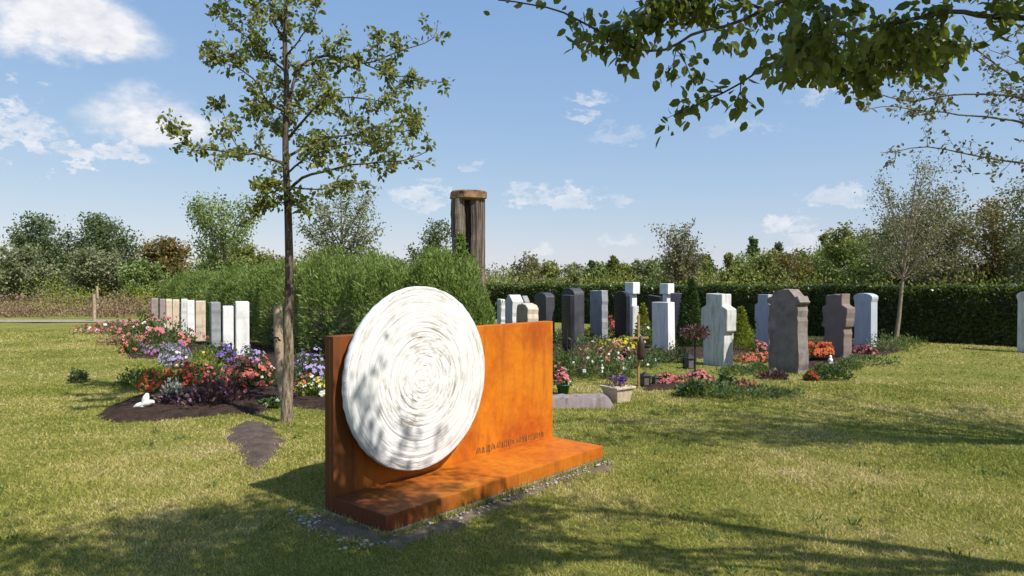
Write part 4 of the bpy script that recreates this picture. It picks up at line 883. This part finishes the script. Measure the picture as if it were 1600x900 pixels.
fr=[
 ('purple pink flowers in front of the arched dark headstone',886,532,.70,.36,'leaf_plant',[(50,'mauve',.08),(24,'lilac',.07)]),
 ('small pale yellow flower cushion before the grey headstones',914,532,.65,.36,'leaf_yellow',[(50,'yellow',.07)]),
 ('red pink rose bush left of the navy black headstone',958,530,.55,.62,'leaf_plant',[(36,'rose',.09),(24,'salmon',.08)]),
 ('yellow flowers low in front of the navy black headstone',968,545,.90,.26,'leaf_yellow',[(60,'yellow',.07)]),
 ('loose green perennial directly behind the right end of the panel',882,585,.60,.45,'leaf_plant',[(8,'salmon',.06)]),
 ('big leafy green perennial in the middle of the near right bed',915,590,.95,.62,'leaf_ground',[(8,'white',.04)]),
 ('leafy bush with dusty pink blooms left of the black bowl',944,585,.80,.55,'leaf_plant',[(60,'pink',.05),(20,'white',.05)]),
 ('low green foliage below the black bowl',968,590,.70,.26,'leaf_ground',[]),
 ('green mat of foliage right of the black bowl',1000,575,.70,.22,'leaf_ground',[(8,'white',.04)]),
 ('dusty pink plant behind the black bowl',962,560,.70,.34,'leaf_heath',[(34,'pink',.06)]),
 ('pink flower carpet left part on the strip grave',1044,599,.52,.12,'leaf_plant',[(110,'pink',.05),(30,'rose',.05)]),
 ('pink flower carpet right part at the foot of the dark standard shrub',1088,596,.62,.13,'leaf_plant',[(110,'pink',.05),(40,'salmon',.05)]),
 ('grey leaved bush at the left foot of the white slab headstone',1024,566,.60,.30,'leaf_ground',[]),
 ('rounded green bush at the right foot of the white slab headstone',1058,566,.62,.36,'leaf_ground',[]),
 ('dense dark green mound at the left end of the kidney shaped bed',1080,618,.42,.20,'leaf_cypress',[]),
 ('grey green ground cover at the left of the kidney shaped bed',1106,617,.85,.22,'leaf_ground',[]),
 ('small clipped dark ball bush in the kidney shaped bed',1134,607,.22,.20,'leaf_cypress',[]),
 ('red flowering stems right of the small clipped ball bush',1160,612,.45,.16,'leaf_heath',[(14,'scarlet',.05)]),
 ('low green ground cover in the middle of the kidney shaped bed',1155,620,.95,.12,'leaf_ground',[]),
 ('thin green ground cover at the right tip of the kidney shaped bed',1205,617,.85,.10,'leaf_ground',[]),
 ('green cushion at the foot of the stepped pale cross',1150,585,.75,.16,'leaf_ground',[]),
 ('green cushion left of the big brown headstone',1185,583,.65,.16,'leaf_ground',[]),
 ('coral flower strip between the pale cross and the brown stone',1178,566,.70,.17,'leaf_plant',[(110,'coral',.055)]),
 ('dusty pink flowers behind the coral strip',1183,550,.60,.22,'leaf_plant',[(40,'pink',.06)]),
 ('dark low plants at the foot of the big brown headstone',1210,592,.50,.12,'leaf_maroon',[]),
 ('bright red flowers right of the foot of the big brown headstone',1268,594,.24,.13,'leaf_plant',[(30,'red',.05)]),
 ('clipped dark green low bush right of the red flowers',1306,592,.50,.22,'leaf_cypress',[]),
 ('light green plant left of the clipped low bush',1285,584,.35,.15,'leaf_ground',[]),
 ('pink flowers at the foot of the light grey flared headstone',1350,553,.62,.16,'leaf_maroon',[(46,'pink',.05)]),
 ('green mound in front of the light grey flared headstone',1358,570,1.1,.20,'leaf_ground',[]),
 ('low green cushion right of the reddish cross',1326,575,.6,.16,'leaf_ground',[]),
 ('grey green shrub at the foot of the slender tree',1392,548,1.1,.42,'leaf_ground',[]),
 ('low shrub mound right of the slender tree trunk',1420,540,.9,.24,'leaf_plant',[]),
 ('dark shrub behind the stepped pale cross',1168,536,.7,.45,'leaf_plant',[]),
 ('coral pink small plant at the foot of the reddish cross',1306,556,.22,.22,'leaf_plant',[(12,'salmon',.05)]),
 ('green leafy shrub between the cream stone and the slate stone',872,540,.8,.38,'leaf_plant',[]),
 ('green bushes around the foot of the grey straight headstone',932,540,.9,.25,'leaf_ground',[]),
 ('olive bush behind the bronze ornament cross',1006,540,.6,.55,'leaf_plant',[(10,'white',.05)])]
for k,(lb,px,py,w_,h_,lf,bl) in enumerate(fr):
    pl('flowering_plant' if bl else 'leafy_plant',lb,px,py,w_,h_,lf,bl,nleaf=850 if h_>.4 else 520,lsz=.05,group=GR)
pl('potted_chrysanthemum','round orange chrysanthemum in a dark pot right of the big brown headstone',1281,565,.50,.26,'leaf_plant',[(150,'orange',.06),(50,'coral',.055)],pot='bowl',zoff=.10,cat='potted plant')
pl('flower_bowl','black bowl of dusty pink flowers on the near right grave',977,566,.30,.14,'leaf_plant',[(18,'pink',.05),(10,'white',.05)],pot='darkpot',zoff=.16,cat='potted plant')
pl('flower_pot','green pot with pink blooms beside the right edge of the steel panel',880,617,.26,.20,'leaf_plant',[(14,'pink',.08),(6,'white',.07)],pot='greenpot',zoff=.14,cat='potted plant')
pl('cypress','dark column cypress between the white slab and the stepped pale cross',1081,0,.62,1.62,'leaf_cypress',nleaf=5200,lsz=.07,Yo=16.8,cat='tree',shape_='cone',asp=.35)
pl('cypress','dark green cypress leaning on the left side of the column cypress',1070,0,.40,1.35,'leaf_cypress',nleaf=2600,lsz=.07,Yo=17.2,cat='tree',shape_='cone',asp=.35)
pl('golden_conifer','bright yellow green dwarf conifer right of the stepped pale cross',1158,0,.55,.98,'leaf_yellow',nleaf=1800,lsz=.08,Yo=15.8,cat='shrub',shape_='cone',asp=.3)
pl('golden_conifer','yellow green shrub behind the white pillar beside the dark slab',1005,0,.45,1.0,'leaf_yellow',nleaf=900,lsz=.08,Yo=17.8,cat='shrub',shape_='cone',asp=.4)

# planter box
g_=G(965,628); t=empty('planter',(g_[0],g_[1],0),.62); tag(t,'square pale clay planter with violet flowers on the stone slab end','planter')
mb=MB()
def frust(mb,b,tp,z0,z1):
    V=[(-b,-b,z0),(b,-b,z0),(b,b,z0),(-b,b,z0),(-tp,-tp,z1),(tp,-tp,z1),(tp,tp,z1),(-tp,tp,z1)]
    mb.add(V,[(0,3,2,1),(4,5,6,7),(0,1,5,4),(1,2,6,5),(2,3,7,6),(3,0,4,7)])
frust(mb,.115,.15,0,.185); bevel(mb.build('body',M['terracotta'],t),.008)
mb=MB(); frust(mb,.172,.172,.186,.215); bevel(mb.build('rim',M['terracotta'],t),.006)
r=rs(77); mb=MB(); n=200; P=np.stack([r.normal(size=n)*.09,r.normal(size=n)*.09,.215+np.abs(r.normal(size=n))*.06],1); leaves(mb,P,rdir(r,n)+[0,0,.5],rdir(r,n),.04,.02,'leaf'); mb.build('foliage',M['leaf_heath'],t)
mb=MB(); n=60; P=np.stack([.04+r.normal(size=n)*.05,r.normal(size=n)*.05,.27+r.rand(n)*.05],1); Nd=norm(rdir(r,n)+[0,0,1.]); addblooms(t,P,norm(np.cross(Nd,rdir(r,n))),Nd,np.full(n,.05),'violet')
# rough slab
g0=G(868,640); r=rs(78)
mb=MB(); a=np.array([.15,8.75]); b_=np.array([1.36,8.75])
xs_=np.linspace(-.5,1.18,30); ysl=np.linspace(-.2,.26,8); Xs,Ys=np.meshgrid(xs_,ysl); ed=np.minimum(np.minimum(Xs+.5,1.18-Xs)/.10,np.minimum(Ys+.2,.26-Ys)/.05); Zs=.135*np.clip(ed,0,1)**.35+r.normal(size=Xs.shape)*.010-.01
Xw=Xs+r.normal(size=Xs.shape)*.008+.12; Yw=Ys+8.78+r.normal(size=Xs.shape)*.008+Xs*.12
V=np.stack([Xw,Yw,Zs],-1).reshape(-1,3); nx=30; i=np.arange(7)[:,None]*nx; j=np.arange(nx-1)[None]
mb.add(V-np.array([.5,8.8,0]),np.stack([i+j,i+j+1,i+nx+j+1,i+nx+j],-1).reshape(-1,4),0,False)
o=mb.build('stone_slab',M['stone_slab']); o.location=(.5,8.8,0); tag(o,'long low rough mauve stone slab lying on the lawn behind the steel bench','stone slab')
# wooden cross with bronze figure
g_=G(998,606); t=empty('grave_cross',tuple(g_),.25); tag(t,'slim yellow wooden grave cross with a dark bronze ornament','grave cross')
H=CAMH-(492-HY)*g_[1]/F
mb=MB(); mb.box(-.017,.017,-.015,.015,-.05,H); bevel(mb.build('upright',M['wood_pole'],t),.004)
zc=CAMH-(528-HY)*g_[1]/F; mb=MB(); mb.box(-.16,-.018,-.013,.013,zc-.017,zc+.017); mb.box(.018,.16,-.013,.013,zc-.017,zc+.017); bevel(mb.build('crossbar',M['wood_pole'],t),.004)
zb=CAMH-(562-HY)*g_[1]/F; mb=MB(); mb.lathe([(.001,zb),(.05,zb+.01),(.062,zb+.08),(.055,zb+.2),(.06,zb+.26),(.035,zb+.30),(.03,zb+.34),(.001,zb+.36)],(0,-.085,0),12); mb.build('ornament',M['bronze'],t)
# standard shrub
g_=G(1086,597); t=empty('standard_shrub',tuple(g_)); tag(t,'small dark leaved standard shrub on a thin black stem above pink flowers','shrub')
H=CAMH-(528-HY)*g_[1]/F; mb=MB(); mb.tube(np.array([[0,0,-.03],[.005,0,H*.5],[0,0,H+.05]]),.014,7); mb.build('trunk',M['black_iron'],t)
r=rs(79); mb=MB(); n=420; d=rdir(r,n); P=d*r.uniform(.4,1.1,n)[:,None]*np.array([.22,.2,.10])+[0,0,H+.09]; leaves(mb,P,d+rdir(r,n)*.6,rdir(r,n),.05,.028,'leaf'); mb.build('crown',M['leaf_maroon'],t)
def lantern(px,py,s,label,pole=0):
    g_=G(px,py); t=empty('grave_lantern',tuple(g_),.4); tag(t,label,'lantern','black grave lanterns')
    mb=MB(); frust(mb,s*.5,s*.5,0,s*.15); 
    for sx_ in (-1,1):
        for sy in (-1,1): mb.box(sx_*s*.42-s*.05,sx_*s*.42+s*.05,sy*s*.42-s*.05,sy*s*.42+s*.05,s*.152,s*1.2)
    mb.build('frame',M['black_iron'],t)
    mb=MB(); mb.box(-s*.36,s*.36,-s*.36,s*.36,s*.153,s*1.19); mb.build('glass',M['bowl'],t)
    mb=MB(); V=np.array([(-.55,-.55,1.205),(.55,-.55,1.205),(.55,.55,1.205),(-.55,.55,1.205),(0,0,1.7)])*s; mb.add(V,[(3,2,1,0)]); mb.n-=5; mb.F.append((np.array([(0,1,4),(1,2,4),(2,3,4),(3,0,4)])+mb.n,0,False)); mb.n+=5
    mb.build('roof',M['black_iron'],t)
    if pole: mb=MB(); mb.tube(np.array([[0,0,s*1.6],[0,0,pole]]),.012,6); mb.build('rod',M['black_iron'],t)
lantern(886,582,.15,'black grave lantern with a thin rod between green plants right of the panel',.75)
lantern(1008,603,.13,'small black lantern beside the slim wooden grave cross')
lantern(1025,601,.09,'smallest black lantern at the left end of the pink flower carpet')
lantern(1077,577,.17,'black lantern behind the stem of the dark standard shrub')
# white marker flower cluster
g_=G(222,642); t=empty('white_cross',tuple(g_)); tag(t,'small rounded white cross leaning on the dark soil at the left bed tip','grave cross')
mb=MB(); s=g_[1]/F
def barm(p,q,rad,mb):
    p=np.array(p,float)*s; q=np.array(q,float)*s; tt=np.linspace(0,1,7)[:,None]; pr=rad*s*np.array([.5,.95,1.05,.9,1.05,.95,.5]); mb.tube(p+(q-p)*tt,pr,9)
barm((-2,0,-2),(8,-1,27),5,mb); mb.build('upright',M['white_ceramic'],t); mb=MB(); barm((-14,2,5),(19,-4,15),5,mb); mb.build('crossbar',M['white_ceramic'],t)

# white stone ornament
g_=G(1298,568); mb=MB(); mb.lathe([(.001,0),(.055,0),(.06,.012),(.03,.02),(.042,.05),(.045,.075),(.03,.10),(.022,.108),(.028,.125),(.024,.15),(.001,.165)],(0,0,0),12); o=mb.build('stone_ornament',M['white_ceramic']); o.location=g_; tag(o,'small white rounded ornament beside the orange chrysanthemum','ornament')

# ---------------------------------------------------------------- world
w=bpy.data.worlds.new('World'); scn.world=w; w.use_nodes=True; nt=w.node_tree; nt.nodes.clear()
EL=50.0; AZ=129.0
sky=N(nt,'ShaderNodeTexSky',sky_type='NISHITA'); sky.sun_disc=False; sky.sun_elevation=R(EL); sky.sun_rotation=R(AZ); sky.air_density=1.0; sky.dust_density=.25; sky.ozone_density=2.2; sky.altitude=50
tc=N(nt,'ShaderNodeTexCoord'); sx=N(nt,'ShaderNodeSeparateXYZ'); L(nt,tc.outputs['Generated'],sx.inputs[0])
az=maths(nt,'ARCTAN2',sx.outputs[0],sx.outputs[1]); el=maths(nt,'ARCSINE',sx.outputs[2])
mpn=N(nt,'ShaderNodeMapping'); mpn.inputs['Scale'].default_value=(1,1,1.8); L(nt,tc.outputs['Generated'],mpn.inputs[0])
n1=N(nt,'ShaderNodeTexNoise'); n1.inputs['Scale'].default_value=8; n1.inputs['Detail'].default_value=8; n1.inputs['Roughness'].default_value=.62; L(nt,mpn.outputs[0],n1.inputs['Vector'])
sc=N(nt,'ShaderNodeSeparateColor'); L(nt,n1.outputs['Color'],sc.inputs[0])
n1b=N(nt,'ShaderNodeTexNoise'); n1b.inputs['Scale'].default_value=38; n1b.inputs['Detail'].default_value=8; n1b.inputs['Roughness'].default_value=.65; L(nt,mpn.outputs[0],n1b.inputs['Vector'])
scb=N(nt,'ShaderNodeSeparateColor'); L(nt,n1b.outputs['Color'],scb.inputs[0]); nbx=maths(nt,'SUBTRACT',scb.outputs[0],.5); nby=maths(nt,'SUBTRACT',scb.outputs[1],.5)
nx_=maths(nt,'SUBTRACT',sc.outputs[0],.5); ny_=maths(nt,'SUBTRACT',sc.outputs[1],.5)
clouds=[(125,50,150,88,1.1,.8),(260,200,125,42,.85,1),(20,210,80,52,.6,1),(122,246,44,20,.75,.8),(190,244,44,18,.75,.8),(925,160,38,14,.5,.8),(908,186,34,10,.45,.8),(965,215,55,18,.22,.8),
 (865,312,78,24,.5,.8),(970,314,24,12,.35,.8),(662,312,52,22,.5,.8),(735,262,20,8,.4,.6),(1228,354,52,15,.62,.8),(1310,312,70,18,.42,.8),(1255,386,50,20,.5,.8),(845,392,26,9,.45,.6),(965,378,34,11,.4,.6),(1300,140,60,30,.35,1),(672,282,20,7,.35,.6),(1160,200,60,14,.2,.8),(1560,330,60,20,.4,.8)]
acc=None
for px,py,wx,hy,dn,am in clouds:
    a0=math.atan((px-800)/F); e0=math.atan((HY-py)/F*math.cos(a0)); ww=wx/F*math.cos(a0)**2*1.05; hh_=hy/F
    NX,NY,kx,ky=(nbx,nby,ww*2.6,hh_*5.0) if wx<100 else (nx_,ny_,(ww*1.1+.03)*am,(hh_*2.2+.012)*am)
    dx=maths(nt,'DIVIDE',maths(nt,'ADD',maths(nt,'SUBTRACT',az,a0),maths(nt,'MULTIPLY',NX,kx)),ww)
    ey=maths(nt,'ADD',maths(nt,'SUBTRACT',el,e0),maths(nt,'MULTIPLY',NY,ky))
    dy=maths(nt,'DIVIDE',ey,hh_)
    low=maths(nt,'MULTIPLY',maths(nt,'MINIMUM',dy,0.0),1.7); up=maths(nt,'MAXIMUM',dy,0.0); dy2=maths(nt,'ADD',low,up)
    d=maths(nt,'SQRT',maths(nt,'ADD',maths(nt,'MULTIPLY',dx,dx),maths(nt,'MULTIPLY',dy2,dy2)))
    mr=N(nt,'ShaderNodeMapRange',interpolation_type='SMOOTHSTEP'); mr.inputs[1].default_value=1.08; mr.inputs[2].default_value=.42; mr.inputs[3].default_value=0; mr.inputs[4].default_value=dn; L(nt,d,mr.inputs[0])
    acc=mr.outputs[0] if acc is None else maths(nt,'MAXIMUM',acc,mr.outputs[0])
n2=noise(nt,mpn.outputs[0],34,7,.6)
cl=maths(nt,'MULTIPLY',acc,maths(nt,'MULTIPLY_ADD',n2,1.3,.38)); cl=maths(nt,'MINIMUM',cl,1.0)
SKYS=.135
s3=N(nt,'ShaderNodeSeparateColor'); L(nt,sky.outputs[0],s3.inputs[0]); c3=N(nt,'ShaderNodeCombineColor')
for i_,(pw,kk) in enumerate(((.66,.95),(.49,1.30),(.24,2.38))): L(nt,maths(nt,'MULTIPLY',maths(nt,'POWER',s3.outputs[i_],pw),kk),c3.inputs[i_])
skc=c3.outputs[0]
cc=ramp(nt,n2,[(.35,(.72,.74,.80)),(.62,(.86,.87,.90))])
cs=N(nt,'ShaderNodeVectorMath',operation='SCALE'); L(nt,cc,cs.inputs[0]); cs.inputs['Scale'].default_value=.68/SKYS
fin=mixc(nt,cl,skc,cs.outputs[0])
bg=N(nt,'ShaderNodeBackground'); bg.inputs[1].default_value=SKYS; L(nt,fin,bg.inputs[0]); wo=N(nt,'ShaderNodeOutputWorld'); L(nt,bg.outputs[0],wo.inputs[0])

sd=bpy.data.lights.new('sun','SUN'); sd.energy=4.15; sd.angle=R(.55); sd.color=(1,.955,.88)
so=bpy.data.objects.new('sun',sd); col.objects.link(so)
S=Vector((.78,-.63,0)).normalized()*math.cos(R(EL))+Vector((0,0,math.sin(R(EL)))); so.rotation_euler=S.to_track_quat('Z','Y').to_euler(); so.location=S*40

cam=bpy.data.cameras.new('camera'); cam.sensor_width=36; cam.lens=F/1600*36; cam.clip_end=6000; cam.clip_start=.05
co=bpy.data.objects.new('camera',cam); col.objects.link(co); co.location=(0,0,CAMH); co.rotation_euler=(R(90)-math.atan(10/F),0,0); scn.camera=co
scn.view_settings.view_transform='Standard'; scn.view_settings.look='None'; scn.view_settings.exposure=0.66; scn.view_settings.gamma=1
scn.render.engine='CYCLES'
scn.cycles.max_bounces=6; scn.cycles.diffuse_bounces=3; scn.cycles.transmission_bounces=3; scn.cycles.glossy_bounces=2
